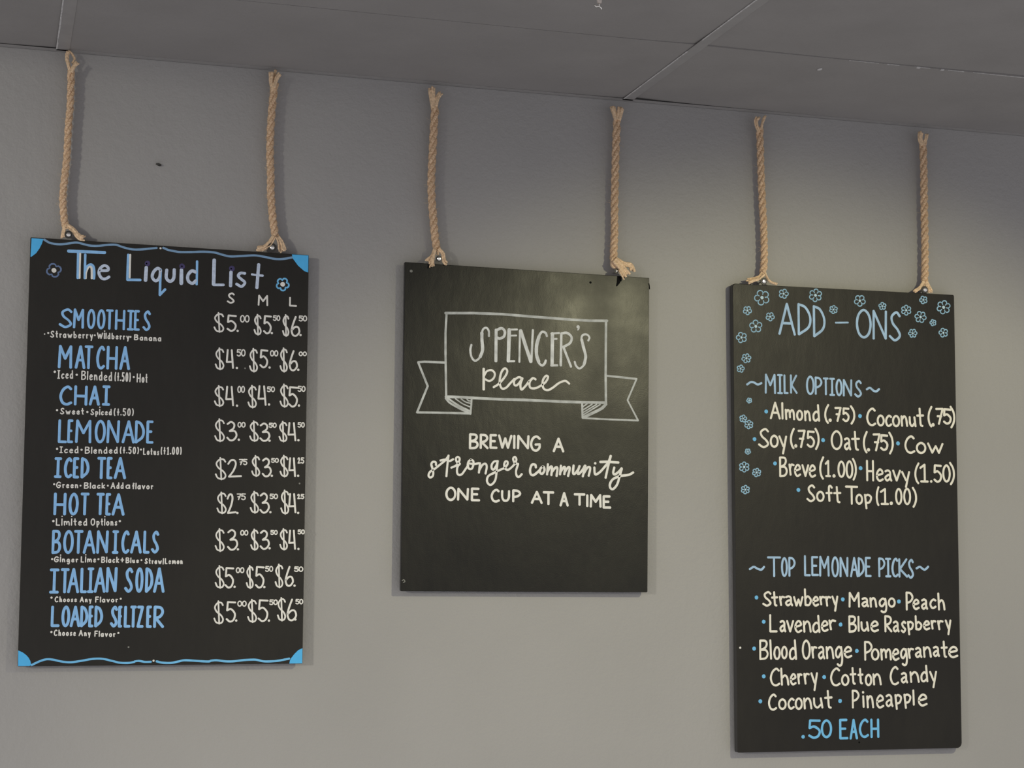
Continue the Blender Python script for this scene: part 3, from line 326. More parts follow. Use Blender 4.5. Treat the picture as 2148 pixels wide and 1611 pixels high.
(2,'menu_option',-1,'cream',[('g','A',-206.8,791.7,-177.9,835.1,5.29),('g','l',-177.1,791.9,-169.8,834.8,5.3),('g','m',-167.3,791.2,-139.9,819,5.32),('g','o',-137.1,790.2,-118.2,817.7,5.34),('g','n',-116.2,789.5,-97.4,817,5.35),('g','d',-94.3,789.7,-73.2,832.9,5.37),('g','(',-62.2,785.3,-47.5,834.3,5.39),('d',-46.1,794.6,4.36),('g','7',-34.5,790.8,-14.8,828.8,5.41),('g','5',-13.4,791.1,6.6,827.5,5.42),('g',')',6.6,785.1,22.1,833.5,5.44)],None),
(2,'bullet',134,'sky',[('d',-216.2,810.3,4.9)],None),
(2,'menu_option',-1,'cream',[('g','C',51.6,783.2,79.2,829.7,5.47),('g','o',80.2,783.3,102.2,813.1,5.49),('g','c',103,782.9,122.6,813.5,5.51),('g','o',122.3,782.8,144.7,813.5,5.52),('g','n',145.8,784.2,166.5,813.1,5.54),('g','u',168.3,784.2,189.9,811.9,5.55),('g','t',189.3,784.4,211.5,833.9,5.57),('g','(',220.5,785,235.5,839.4,5.59),('d',235.9,791.9,4.53),('g','7',242.6,792.1,266.3,835.7,5.61),('g','5',263.7,793.5,288.4,834.8,5.63),('g',')',282,784.3,298.6,841.5,5.64)],None),
(2,'bullet',136,'sky',[('d',34.8,807.5,5.06)],None),
(2,'menu_option',-1,'cream',[('g','S',-238.5,721.2,-209,770.3,5.26),('g','o',-207.6,722.8,-183.9,754.8,5.28),('g','y',-184.7,722.7,-161.6,753.7,5.29),('g','(',-154.5,720.7,-140.6,773.2,5.31),('d',-138.8,729,4.3),('g','7',-133.9,724,-112.2,769.8,5.33),('g','5',-110,725.4,-87.5,767.8,5.35),('g',')',-89.7,720.2,-75.1,775.1,5.36)],None),
(2,'bullet',138,'sky',[('d',-247.4,742.4,4.87)],None),
(2,'menu_option',-1,'cream',[('g','O',-45.3,721.6,-13.6,770.7,5.4),('g','a',-10.5,721.9,9.8,754.1,5.42),('g','t',9.6,720.6,33.7,770.7,5.43),('g','(',41.3,715.5,55.7,771.5,5.45),('d',56.6,725,4.42),('g','7',68,721.2,90,767,5.47),('g','5',88,723.1,111.2,764.4,5.49),('g',')',110.4,714.6,125.9,771.5,5.5)],None),
(2,'bullet',140,'sky',[('d',-65.7,745.1,4.99)],None),
(2,'menu_option',-1,'cream',[('g','C',155.1,717.9,185.4,764.1,5.54),('g','o',186.8,718.2,215.8,748.5,5.56),('g','w',218.1,719.8,264,747.8,5.59)],None),
(2,'bullet',142,'sky',[('d',137.5,742.9,5.12)],None),
(2,'menu_option',-1,'cream',[('g','B',-183.5,652.3,-161,702.5,5.16),('g','r',-158.8,656.2,-142.5,686.2,5.18),('g','e',-144.7,653.7,-125.2,685.2,5.19),('g','v',-124.4,654.2,-103.9,685.3,5.2),('g','e',-105.9,652.5,-85.5,684.8,5.21),('g','(',-77.3,648.5,-62.9,706,5.23),('g','1',-62.3,655.2,-45.7,697.5,5.24),('d',-37.7,658.4,4.35),('g','0',-28.3,654.3,-7.1,696.6,5.27),('g','0',-6.4,652.8,14.6,697.9,5.28),('g',')',10.4,648,24.1,704.1,5.29)],None),
(2,'bullet',144,'sky',[('d',-194.3,685.1,4.9)],None),
(2,'menu_option',-1,'cream',[('g','H',49.2,647.1,70.7,700.4,5.32),('g','e',75,646.7,97.3,679.6,5.34),('g','a',98.2,647.7,120.3,678,5.35),('g','v',120.3,648.2,144.4,678,5.37),('g','y',144.7,646.9,169.5,675.4,5.39),('g','(',181,643,196.5,697.3,5.41),('g','1',195.3,647.6,220.6,694.7,5.42),('d',227.6,650.9,3.45),('g','5',233.8,647.8,258.3,693.5,5.45),('g','0',258.9,648.9,282.5,694.4,5.47),('g',')',277.1,642.2,294.3,701.1,5.48)],None),
(2,'bullet',146,'sky',[('d',34.2,679.1,5.04)],None),
(2,'menu_option',-1,'cream',[('g','S',-112.4,593.2,-88.5,636.8,5.2),('g','o',-86.4,594.4,-63.8,621.7,5.22),('g','f',-62.2,594.9,-41.3,636.6,5.24),('g','t',-40.6,591.5,-18.6,634.3,5.25),('g','T',-8.9,589.1,27,635.8,5.28),('g','o',19,589.5,39.7,616.7,5.29),('g','p',42.3,590.3,64.2,616.9,5.31),('g','(',74.1,586.9,85,636.3,5.33),('g','1',85.6,590.2,110.3,632.1,5.34),('d',116.4,594.9,4.44),('g','0',127.1,590.9,147.3,633.3,5.37),('g','0',149.4,590.9,171.1,634.1,5.38),('g',')',172.6,584.3,187.5,636.6,5.4)],None),
(2,'bullet',148,'sky',[('d',-133.2,622.5,4.93)],None),
(2,'menu_option',-1,'cream',[('g','S',-231.2,341.9,-206.8,379.3,5.09),('g','t',-208.2,341.7,-189.4,379,5.1),('g','r',-187.5,343.4,-170.8,368,5.11),('g','a',-172.2,342.8,-150.4,369.3,5.13),('g','w',-150.5,342.1,-123.1,367.5,5.14),('g','b',-121.7,342.9,-101.1,386.2,5.16),('g','e',-100.3,342.1,-81.7,367.8,5.17),('g','r',-81.7,345.1,-65,368.1,5.19),('g','r',-66,342.2,-49.4,368.1,5.2),('g','y',-49,342.6,-30.7,369.1,5.21)],None),
(2,'bullet',150,'sky',[('d',-245.9,363.7,4.82)],None),
(2,'menu_option',-1,'cream',[('g','M',-3.6,339.8,27.1,378.2,5.25),('g','a',30.6,340.6,51.9,365.5,5.26),('g','n',52.7,339.8,73.7,365.6,5.28),('g','g',76.8,340.6,100.9,364.7,5.3),('g','o',102.4,340,123.8,365.2,5.31)],None),
(2,'bullet',152,'sky',[('d',-18.8,359.9,4.97)],None),
(2,'menu_option',-1,'cream',[('g','P',151,333,172.6,379.6,5.35),('g','e',169.1,334.3,189.5,362,5.36),('g','a',192.5,334.9,212.4,362.9,5.38),('g','c',216,337,235.8,363,5.39),('g','h',238.3,333.3,260.2,377.6,5.41)],None),
(2,'bullet',154,'sky',[('d',132.6,355.2,5.07)],None),
(2,'menu_option',-1,'cream',[('g','L',-213.3,280.8,-191.6,324.6,5.09),('g','a',-187.3,280.8,-169.1,310.7,5.11),('g','v',-169.4,280.7,-148.3,310.7,5.12),('g','e',-148.4,279.2,-126.9,310.1,5.13),('g','n',-125.6,279.9,-102.5,309.4,5.15),('g','d',-101.7,279.1,-79.4,322.8,5.17),('g','e',-78.4,281.4,-57.3,310,5.18),('g','r',-57.8,285.2,-37,311.9,5.2)],None),
(2,'bullet',156,'sky',[('d',-227.9,306.4,4.83)],None),
(2,'menu_option',-1,'cream',[('g','B',-4.7,279.6,18,321.5,5.23),('g','l',19.4,281.9,25.6,320.8,5.24),('g','u',27.6,281.9,51.2,307.6,5.26),('g','e',53.3,280.4,77.5,309.3,5.27),('g','R',92.1,280.1,113.5,322.1,5.3),('g','a',114.2,280,133.2,309.1,5.31),('g','s',135.5,278.5,151.7,308.6,5.33),('g','p',153.6,283.6,172.5,308.4,5.34),('g','b',174.8,284.5,195.6,322.2,5.36),('g','e',197,284.6,217.3,309.8,5.37),('g','r',218.1,286.6,234.3,310.5,5.39),('g','r',236.2,284.8,254.3,310.4,5.4),('g','y',257.5,285.5,275.8,311.8,5.41)],None),
(2,'bullet',158,'sky',[('d',-25.6,299.5,4.96)],None),
(2,'menu_option',-1,'cream',[('g','B',-239.9,215.8,-215.7,264.3,5.07),('g','l',-216.6,216.5,-204,264.9,5.08),('g','o',-203.4,215.7,-184.4,248.9,5.09),('g','o',-183.6,217.5,-166,249.5,5.1),('g','d',-163.7,215.3,-141.8,264.7,5.12),('g','O',-129.1,215.9,-105.5,263.9,5.14),('g','r',-104.8,218.3,-88.2,248.5,5.15),('g','a',-87.2,216.3,-67.1,249,5.17),('g','n',-66.2,216.7,-43.3,248.3,5.18),('g','g',-42.3,218,-19.9,249.1,5.2),('g','e',-19.3,218.4,4.8,248.1,5.22)],None),
(2,'bullet',160,'sky',[('d',-253.2,243.1,4.8)],None),
(2,'menu_option',-1,'cream',[('g','P',36.4,212.3,59.2,260.2,5.25),('g','o',54.5,212.6,77.5,242.6,5.27),('g','m',79.5,212.3,110.7,242.2,5.29),('g','e',110.7,211.4,132,242,5.3),('g','g',132.7,215.3,154.3,243.3,5.32),('g','r',153.5,216,171.9,243.2,5.33),('g','a',173.3,217.8,194.1,245.1,5.35),('g','n',195.6,218.1,220,246.7,5.36),('g','a',222.4,219.9,242.5,247.6,5.38),('g','t',244.5,217.1,264.3,260.4,5.4),('g','e',264.5,216.9,293.3,246.8,5.41)],None),
(2,'bullet',162,'sky',[('d',16.8,236.1,4.98)],None),
(2,'paint_dot',-1,'white',[('d',-289,245.2,2.7)],None),
(2,'menu_option',-1,'cream',[('g','C',-213.2,153.6,-185.9,197.9,5.08),('g','h',-185.9,155.1,-162.6,197.9,5.09),('g','e',-161.6,155.3,-143.4,184.4,5.11),('g','r',-142.3,157.4,-127.7,184.2,5.12),('g','r',-125.7,156.9,-108.7,185.2,5.13),('g','y',-107.2,156.3,-87.3,186.4,5.15)],None),
(2,'bullet',165,'sky',[('d',-229,177.8,4.81)],None),
(2,'menu_option',-1,'cream',[('g','C',-55.4,151.9,-27.4,197.3,5.18),('g','o',-26.4,152.7,-4.1,181.5,5.2),('g','t',-3.5,154.5,14.8,197.9,5.22),('g','t',17.3,155.3,33.8,195.4,5.23),('g','o',37,151.7,56.8,181.3,5.24),('g','n',57.6,152.9,82.5,182.4,5.26),('g','C',104,152.7,129.5,199.5,5.29),('g','a',133.6,156.9,154,184.7,5.31),('g','n',157.9,157.9,185.6,186.6,5.33),('g','d',186.9,159.2,209,202,5.35),('g','y',211.6,158.5,233.4,187.1,5.37)],None),
(2,'bullet',167,'sky',[('d',-71,174.5,4.91)],None),
(2,'menu_option',-1,'cream',[('g','C',-218.5,96.8,-194.8,137.1,5.06),('g','o',-192.3,98.2,-170.1,125.7,5.08),('g','c',-167.9,98.8,-149.1,126.8,5.1),('g','o',-149.1,97.6,-128,127.2,5.11),('g','n',-126.9,98.2,-103,126.9,5.13),('g','u',-101.2,100,-74.1,126.8,5.14),('g','t',-72,98.5,-49.2,143.9,5.16)],None),
(2,'bullet',169,'sky',[('d',-238.4,119.3,4.8)],None),
(2,'menu_option',-1,'cream',[('g','P',1.6,98.8,22.4,143.9,5.21),('g','i',27.8,99.9,37.1,130.2,5.23),('g','n',40.2,98.6,61,130.2,5.24),('g','e',65.5,97.6,88.5,131.3,5.26),('g','a',91.2,100.6,113.2,132.5,5.28),('g','p',115.9,105.5,136.5,132,5.29),('g','p',140.4,107,161.7,132.9,5.31),('g','l',163.4,103.1,172.3,142.7,5.32),('g','e',178.8,100.8,206.1,131.9,5.34)],None),
(2,'bullet',171,'sky',[('d',-29.8,117.5,4.93)],None),
(2,'price_lettering',-1,'sky',[('d',-128.2,34.4,4.48),('g','5',-115.1,28.8,-81.4,75.2,5.88),('g','0',-81.5,29.6,-51.7,74.7,5.9),('g','E',-33.2,26,-8.8,75.1,5.94),('g','A',-6,25.1,16.6,74.7,5.96),('g','C',19.1,28.2,46.3,74.8,5.98),('g','H',49.9,27.7,73.8,74.5,6.01)],None),
(2,'paint_chip',-1,'black',[('d',19.6,18.2,2.54)],None),
(2,'flower',-1,'flowerblue',[('s',0,1,2.78,[-219.5,1077.7,-221.3,1072.9,-224.9,1070.7,-229,1070.4,-232.7,1071.9,-235,1075.1,-234.4,1080,-239.7,1079.8,-242.9,1082.2,-244.2,1085.8,-243.6,1089.6,-240.9,1092.8,-235.7,1094.1,-237.2,1098.7,-235.6,1102.5,-232.3,1105,-228.2,1105.8,-224.3,1104.7,-221.6,1100.5,-217.2,1103.6,-213,1103.5,-209.6,1101.5,-207.8,1098.2,-208,1094.2,-211.6,1090.4,-207.4,1087.6,-206.4,1083.8,-207.6,1080.1,-210.5,1077.2,-214.6,1075.9]),('s',0,0,2.5,[-219.5,1077.7,-221.3,1081.6]),('s',0,0,2.5,[-234.4,1080,-230.8,1083.1]),('s',0,0,2.5,[-235.7,1094.1,-231.7,1092.1]),('s',0,0,2.5,[-221.6,1100.5,-222.7,1096.2]),('s',0,0,2.5,[-211.6,1090.4,-216.3,1089.7])],None),
(2,'flower_center',175,'iceflower',[('d',-224.6,1088.5,4.35)],None),
(2,'flower',-1,'flowerblue',[('s',0,1,2.8,[-160.5,1096.7,-159.9,1093.6,-161.3,1091.4,-163.5,1090.1,-166.1,1089.9,-168.4,1090.9,-169.7,1093.7,-172.7,1092.1,-175.3,1092.5,-177.2,1093.9,-178.1,1096.1,-177.6,1098.6,-175.1,1100.7,-177.4,1102.8,-177.7,1105.2,-176.6,1107.5,-174.6,1109,-172,1109.6,-169.1,1108.1,-167.6,1111,-165.2,1112.1,-162.6,1112,-160.5,1110.8,-159.3,1108.7,-160.1,1105.6,-156.8,1105.3,-155,1103.6,-154.5,1101.3,-155.2,1098.9,-157.1,1097.1]),('s',0,0,2.52,[-160.5,1096.7,-162.8,1098.2]),('s',0,0,2.52,[-169.7,1093.7,-168.7,1096.3]),('s',0,0,2.52,[-175.1,1100.7,-172.1,1100.8]),('s',0,0,2.52,[-169.1,1108.1,-168.3,1105.5]),('s',0,0,2.52,[-160.1,1105.6,-162.6,1103.9])],None),
(2,'flower_center',177,'iceflower',[('d',-166.9,1101,2.73)],None),
(2,'flower',-1,'flowerblue',[('s',0,1,2.84,[-77,1092.2,-78.1,1088.2,-80.6,1086.3,-83.6,1085.8,-86.3,1086.7,-88.3,1088.8,-88.2,1092.8,-92.4,1091.5,-95.3,1092.5,-97.1,1094.5,-97.5,1097.2,-96.3,1100,-92.5,1102.2,-95.6,1104.8,-96,1107.6,-94.9,1110.3,-92.5,1112.1,-89.4,1112.7,-85.6,1110.8,-84.5,1114.8,-82,1116.7,-79.1,1117.3,-76.3,1116.4,-74.4,1114.2,-74.4,1110.2,-70.2,1111.5,-67.3,1110.6,-65.5,1108.5,-65.1,1105.8,-66.3,1103,-70.1,1100.9,-67,1098.2,-66.6,1095.4,-67.8,1092.8,-70.1,1090.9,-73.3,1090.4]),('s',0,0,2.55,[-77,1092.2,-78.6,1095.6]),('s',0,0,2.55,[-88.2,1092.8,-85.7,1096]),('s',0,0,2.55,[-92.5,1102.2,-88.4,1101.9]),('s',0,0,2.55,[-85.6,1110.8,-84.1,1107.5]),('s',0,0,2.55,[-74.4,1110.2,-76.9,1107]),('s',0,0,2.55,[-70.1,1100.9,-74.2,1101.1])],None),
(2,'flower_center',179,'iceflower',[('d',-81.3,1101.5,3.76)],None),
(2,'flower',-1,'flowerblue',[('s',0,1,2.77,[-258.7,1049.9,-258.9,1047.1,-260.5,1045.4,-262.6,1044.6,-264.9,1044.8,-266.7,1046.1,-267.3,1048.8,-270.2,1047.9,-272.3,1048.7,-273.7,1050.3,-274,1052.4,-273.2,1054.5,-270.6,1056,-272.2,1058.2,-272,1060.4,-270.6,1062.2,-268.6,1063.3,-266.2,1063.3,-264,1061.5,-262.2,1063.8,-259.9,1064.4,-257.7,1063.9,-256.1,1062.5,-255.5,1060.4,-256.7,1057.8,-253.9,1057,-252.8,1055.1,-252.7,1053,-253.8,1051,-255.8,1049.7]),('s',0,0,2.49,[-258.7,1049.9,-260.5,1051.7]),('s',0,0,2.49,[-267.3,1048.8,-265.9,1051]),('s',0,0,2.48,[-270.6,1056,-268,1055.6]),('s',0,0,2.49,[-264,1061.5,-263.8,1059.1]),('s',0,0,2.49,[-256.7,1057.8,-259.2,1056.7])],None),
(2,'flower_center',181,'iceflower',[('d',-263.5,1054.8,2.43)],None),
(2,'flower',-1,'flowerblue',[('s',0,1,2.79,[-198.6,1037.7,-198.6,1035,-200.2,1033.2,-202.4,1032.3,-204.7,1032.5,-206.5,1033.8,-207.2,1036.5,-210,1035.5,-212.2,1036.2,-213.6,1037.9,-214,1040,-213.2,1042.1,-210.6,1043.6,-212.3,1045.8,-212.1,1048,-210.8,1049.9,-208.7,1051,-206.4,1051,-204.1,1049.3,-202.3,1051.6,-200,1052.3,-197.8,1051.8,-196.1,1050.4,-195.5,1048.3,-196.7,1045.7,-193.8,1044.9,-192.6,1043.1,-192.5,1040.9,-193.6,1039,-195.6,1037.6]),('s',0,0,2.51,[-198.6,1037.7,-200.3,1039.5]),('s',0,0,2.5,[-207.2,1036.5,-205.8,1038.7]),('s',0,0,2.5,[-210.6,1043.6,-208,1043.2]),('s',0,0,2.51,[-204.1,1049.3,-203.9,1046.8]),('s',0,0,2.51,[-196.7,1045.7,-199.1,1044.5])],None),
(2,'flower_center',183,'iceflower',[('d',-203.4,1042.6,2.45)],None),
(2,'flower',-1,'flowerblue',[('s',0,1,2.77,[-231.1,1014.9,-228.8,1011.6,-229.3,1008.3,-231.3,1005.7,-234.5,1004.2,-238,1004.3,-241.1,1007,-243.9,1003.7,-247.4,1002.9,-250.6,1003.8,-252.9,1006,-253.7,1009.1,-251.7,1012.9,-255.8,1014.2,-257.5,1017,-257.4,1020.2,-255.7,1023,-252.7,1024.9,-248.4,1024.5,-248.1,1028.6,-245.6,1031.1,-242.4,1032.2,-239,1031.7,-236.4,1029.7,-235.6,1025.7,-231.3,1027,-228.2,1025.7,-226.2,1023.2,-225.8,1020.1,-227.2,1017]),('s',0,0,2.49,[-231.1,1014.9,-234.9,1015.7]),('s',0,0,2.49,[-241.1,1007,-241.3,1010.6]),('s',0,0,2.49,[-251.7,1012.9,-248,1014.4]),('s',0,0,2.49,[-248.4,1024.5,-245.9,1021.8]),('s',0,0,2.49,[-235.6,1025.7,-237.8,1022.6])],None),
(2,'flower_center',185,'iceflower',[('d',-241.6,1017,3.61)],None),
(2,'flower',-1,'flowerblue',[('s',0,1,2.85,[-30.4,1062.7,-31.1,1060.2,-32.7,1059,-34.6,1058.7,-36.3,1059.3,-37.5,1060.6,-37.5,1063.2,-40.1,1062.3,-42,1062.9,-43.1,1064.2,-43.3,1065.9,-42.5,1067.7,-40.2,1069,-42.1,1070.7,-42.3,1072.5,-41.6,1074.1,-40.1,1075.3,-38.1,1075.6,-35.8,1074.5,-35.1,1076.9,-33.5,1078.1,-31.6,1078.5,-29.9,1077.9,-28.7,1076.5,-28.7,1074,-26.1,1074.8,-24.2,1074.2,-23.1,1072.9,-22.9,1071.2,-23.6,1069.5,-26,1068.1,-24.1,1066.5,-23.8,1064.7,-24.6,1063,-26.1,1061.9,-28.1,1061.5]),('s',0,0,2.56,[-30.4,1062.7,-31.4,1064.8]),('s',0,0,2.56,[-37.5,1063.2,-35.9,1065.1]),('s',0,0,2.56,[-40.2,1069,-37.6,1068.9]),('s',0,0,2.56,[-35.8,1074.5,-34.8,1072.3]),('s',0,0,2.57,[-28.7,1074,-30.3,1072]),('s',0,0,2.57,[-26,1068.1,-28.6,1068.3])],None),
(2,'flower_center',187,'iceflower',[('d',-33.1,1068.6,2.37)],None),
(2,'flower',-1,'flowerblue',[('s',0,1,2.76,[-270.2,988.4,-267.6,986.2,-267.2,983.5,-268.3,981,-270.5,979.2,-273.4,978.6,-276.6,980.2,-278.2,977,-280.9,975.7,-283.7,975.8,-286.1,977.1,-287.4,979.5,-286.6,982.8,-290.3,983.1,-292.3,985,-292.9,987.5,-292.2,990.1,-290.1,992.2,-286.5,992.7,-287.1,996,-285.7,998.5,-283.3,1000,-280.5,1000.3,-277.8,999.2,-276.3,996.1,-273.1,997.9,-270.2,997.6,-268.1,996,-267.1,993.5,-267.5,990.8]),('s',0,0,2.48,[-270.2,988.4,-273.5,988.3]),('s',0,0,2.48,[-276.6,980.2,-277.6,983]),('s',0,0,2.48,[-286.6,982.8,-284,984.7]),('s',0,0,2.48,[-286.5,992.7,-283.9,991]),('s',0,0,2.48,[-276.3,996.1,-277.4,993.2])],None),
(2,'flower_center',189,'iceflower',[('d',-279.3,988.1,3.01)],None),
(2,'flower',-1,'flowerblue',[('s',0,1,2.76,[-259.7,936,-257.9,933.8,-258,931.7,-259.2,930.1,-261,929.1,-263.2,929.1,-265.5,930.8,-266.8,928.2,-268.7,927.2,-270.8,927.2,-272.6,928.1,-273.6,929.9,-273,932.7,-276,932.3,-277.8,933.3,-278.8,935,-278.7,936.9,-277.5,938.7,-274.6,939.7,-276.4,941.9,-276.3,944,-275.1,945.7,-273.3,946.6,-271.1,946.6,-268.8,944.9,-267.6,947.5,-265.6,948.5,-263.5,948.6,-261.8,947.6,-260.8,945.8,-261.3,943,-258.3,943.4,-256.5,942.4,-255.5,940.8,-255.6,938.8,-256.8,937]),('s',0,0,2.48,[-259.7,936,-262.4,936.7]),('s',0,0,2.48,[-265.5,930.8,-266.1,933.4]),('s',0,0,2.48,[-273,932.7,-270.9,934.6]),('s',0,0,2.48,[-274.6,939.7,-271.9,939]),('s',0,0,2.48,[-268.8,944.9,-268.2,942.3]),('s',0,0,2.48,[-261.3,943,-263.5,941.2])],None),
(2,'flower_center',191,'iceflower',[('d',-267.2,937.9,2.62)],None),
(2,'flower',-1,'flowerblue',[('s',0,1,2.75,[-277,909.2,-276.2,907,-277,905.2,-278.6,904,-280.5,903.6,-282.5,904.2,-283.7,906.2,-285.8,904.7,-287.9,904.8,-289.5,905.7,-290.4,907.3,-290.4,909.2,-288.7,911.1,-290.7,912.4,-291.2,914.2,-290.6,916,-289.2,917.4,-287.3,918,-284.9,917.1,-284.1,919.4,-282.4,920.5,-280.4,920.7,-278.6,919.9,-277.5,918.4,-277.7,916,-275.2,916.1,-273.6,914.9,-272.9,913.2,-273.2,911.4,-274.5,909.9]),('s',0,0,2.47,[-277,909.2,-279,910.2]),('s',0,0,2.47,[-283.7,906.2,-283.3,908.3]),('s',0,0,2.47,[-288.7,911.1,-286.4,911.4]),('s',0,0,2.47,[-284.9,917.1,-284,915.2]),('s',0,0,2.47,[-277.7,916,-279.4,914.5])],None),
(2,'flower_center',193,'iceflower',[('d',-282.4,911.9,2.09)],None),
(2,'flower',-1,'flowerblue',[('s',0,1,2.88,[45,1087.3,44.5,1083.6,42.1,1081.4,39,1080.5,35.9,1081,33.6,1083,33.2,1086.6,29.2,1085.7,26.3,1086.9,24.6,1089.3,24.5,1092.1,25.9,1094.9,29.6,1096.7,27.6,1099.8,28.2,1102.8,30.3,1105.1,33.2,1106.4,36.5,1106.2,39.2,1103.6,42,1106.5,45.2,1107.1,48.2,1106.2,50.2,1104.1,50.7,1101.2,48.7,1097.8,52.4,1096.4,53.8,1093.8,53.6,1090.9,51.9,1088.4,49,1086.8]),('s',0,0,2.59,[45,1087.3,42.8,1089.9]),('s',0,0,2.59,[33.2,1086.6,35.3,1089.5]),('s',0,0,2.59,[29.6,1096.7,33.1,1095.8]),('s',0,0,2.59,[39.2,1103.6,39.2,1100.2]),('s',0,0,2.59,[48.7,1097.8,45.2,1096.5])],None),
(2,'flower_center',195,'iceflower',[('d',39.1,1094.4,3.35)],None),
(2,'flower',-1,'flowerblue',[('s',0,1,2.9,[107.6,1082.8,109,1080.8,108.8,1078.8,107.5,1077.2,105.6,1076.3,103.5,1076.3,101.5,1077.9,99.8,1075.9,97.7,1075.3,95.7,1075.8,94.3,1077.1,93.8,1079,95,1081.2,92.4,1082,91.4,1083.6,91.4,1085.5,92.4,1087.2,94.2,1088.4,96.9,1088.2,97.1,1090.7,98.5,1092.2,100.5,1092.9,102.6,1092.7,104.2,1091.6,104.7,1089.2,107.3,1090,109.3,1089.3,110.5,1087.8,110.8,1085.9,109.9,1084.1]),('s',0,0,2.61,[107.6,1082.8,105.2,1083.2]),('s',0,0,2.61,[101.5,1077.9,101.4,1080]),('s',0,0,2.61,[95,1081.2,97.2,1082.2]),('s',0,0,2.61,[96.9,1088.2,98.4,1086.6]),('s',0,0,2.61,[104.7,1089.2,103.4,1087.2])],None),
(2,'flower_center',197,'iceflower',[('d',101.1,1083.9,2.21)],None),
(2,'flower',-1,'flowerblue',[('s',0,1,2.93,[171.4,1070,171,1066.8,169.2,1065.1,166.9,1064.4,164.6,1064.8,162.8,1066.3,162.4,1069.4,159.2,1068,156.7,1068.4,155,1069.9,154.4,1071.9,155.1,1074.2,157.9,1076.3,155.1,1078,154.5,1080.2,155.1,1082.3,156.8,1083.9,159.3,1084.7,162.5,1083.6,162.9,1086.8,164.7,1088.5,167,1089.2,169.4,1088.8,171.2,1087.3,171.5,1084.2,174.8,1085.6,177.2,1085.2,178.9,1083.7,179.5,1081.7,178.8,1079.4,176,1077.3,178.8,1075.6,179.5,1073.4,178.8,1071.3,177.1,1069.7,174.6,1068.9]),('s',0,0,2.63,[171.4,1070,169.8,1072.5]),('s',0,0,2.63,[162.4,1069.4,164,1072.1]),('s',0,0,2.63,[157.9,1076.3,161.2,1076.5]),('s',0,0,2.63,[162.5,1083.6,164.1,1081.2]),('s',0,0,2.63,[171.5,1084.2,169.9,1081.5]),('s',0,0,2.63,[176,1077.3,172.7,1077.1])],None),
(2,'flower_center',199,'iceflower',[('d',167,1076.8,3.02)],None),
(2,'flower',-1,'flowerblue',[('s',0,1,2.95,[218.3,1099.5,217.3,1097,215.3,1095.9,213.1,1095.8,211.1,1096.6,209.9,1098.3,210.3,1100.9,207.5,1100.8,205.8,1102.1,205.1,1104,205.6,1106,207,1107.7,209.9,1108.3,209.1,1110.8,210.1,1112.7,211.9,1114,214.1,1114.4,216.2,1113.7,217.6,1111.5,220,1113.1,222.3,1113,224.1,1111.9,225,1110.2,224.8,1108.1,222.8,1106.1,225,1104.6,225.5,1102.6,224.8,1100.7,223.1,1099.2,220.9,1098.6]),('s',0,0,2.65,[218.3,1099.5,217.4,1101.6]),('s',0,0,2.65,[210.3,1100.9,212.3,1102.5]),('s',0,0,2.65,[209.9,1108.3,212,1107.2]),('s',0,0,2.65,[217.6,1111.5,216.9,1109.3]),('s',0,0,2.65,[222.8,1106.1,220.3,1105.8])],None),
(2,'flower_center',201,'iceflower',[('d',215.8,1105.3,2.35)],None),
(2,'flower',-1,'flowerblue',[('s',0,1,2.97,[284.2,1088,287.4,1084.9,287.5,1081.8,286,1079.1,283.2,1077.3,279.7,1076.9,275.8,1079.2,274.3,1075,271.3,1073.1,268,1072.8,265.1,1073.9,263.2,1076.4,263.7,1080.8,259,1079.6,255.9,1080.9,254.1,1083.2,254,1086.2,255.6,1089.1,259.9,1091.2,256.8,1094.2,256.6,1097.3,258.2,1100.1,260.9,1101.8,264.4,1102.2,268.3,1100,269.9,1104.2,272.9,1106.1,276.1,1106.4,279.1,1105.3,281,1102.7,280.5,1098.4,285.2,1099.5,288.3,1098.3,290.1,1095.9,290.2,1093,288.6,1090.1]),('s',0,0,2.67,[284.2,1088,279.8,1088.6]),('s',0,0,2.67,[275.8,1079.2,274.5,1083]),('s',0,0,2.67,[263.7,1080.8,266.7,1084]),('s',0,0,2.67,[259.9,1091.2,264.3,1090.6]),('s',0,0,2.67,[268.3,1100,269.7,1096.2]),('s',0,0,2.67,[280.5,1098.4,277.4,1095.2])],None),
(2,'flower_center',203,'iceflower',[('d',272.1,1089.6,4.15)],None),
(2,'flower',-1,'flowerblue',[('s',0,1,2.94,[214.4,1055.9,215.2,1052.4,213.9,1049.9,211.5,1048.4,208.8,1048.1,206.1,1049.2,204.5,1052.4,201.4,1049.8,198.5,1049.5,196,1050.4,194.5,1052.4,194.4,1055.1,196.7,1058.2,192.9,1059.1,191.3,1061.2,191.2,1063.7,192.4,1066,194.9,1067.6,198.9,1067.5,198.1,1071.1,199.5,1073.5,201.8,1075,204.6,1075.3,207.2,1074.3,208.9,1071.1,211.9,1073.7,214.9,1074,217.3,1073,218.8,1071,219,1068.4,216.6,1065.3,220.5,1064.3,222.1,1062.2,222.2,1059.7,220.9,1057.4,218.4,1055.8]),('s',0,0,2.65,[214.4,1055.9,211.6,1058]),('s',0,0,2.64,[204.5,1052.4,205.3,1055.8]),('s',0,0,2.64,[196.7,1058.2,200.3,1059.5]),('s',0,0,2.64,[198.9,1067.5,201.7,1065.4]),('s',0,0,2.65,[208.9,1071.1,208.1,1067.7]),('s',0,0,2.65,[216.6,1065.3,213,1064])],None),
(2,'flower_center',205,'iceflower',[('d',206.7,1061.7,3.49)],None),
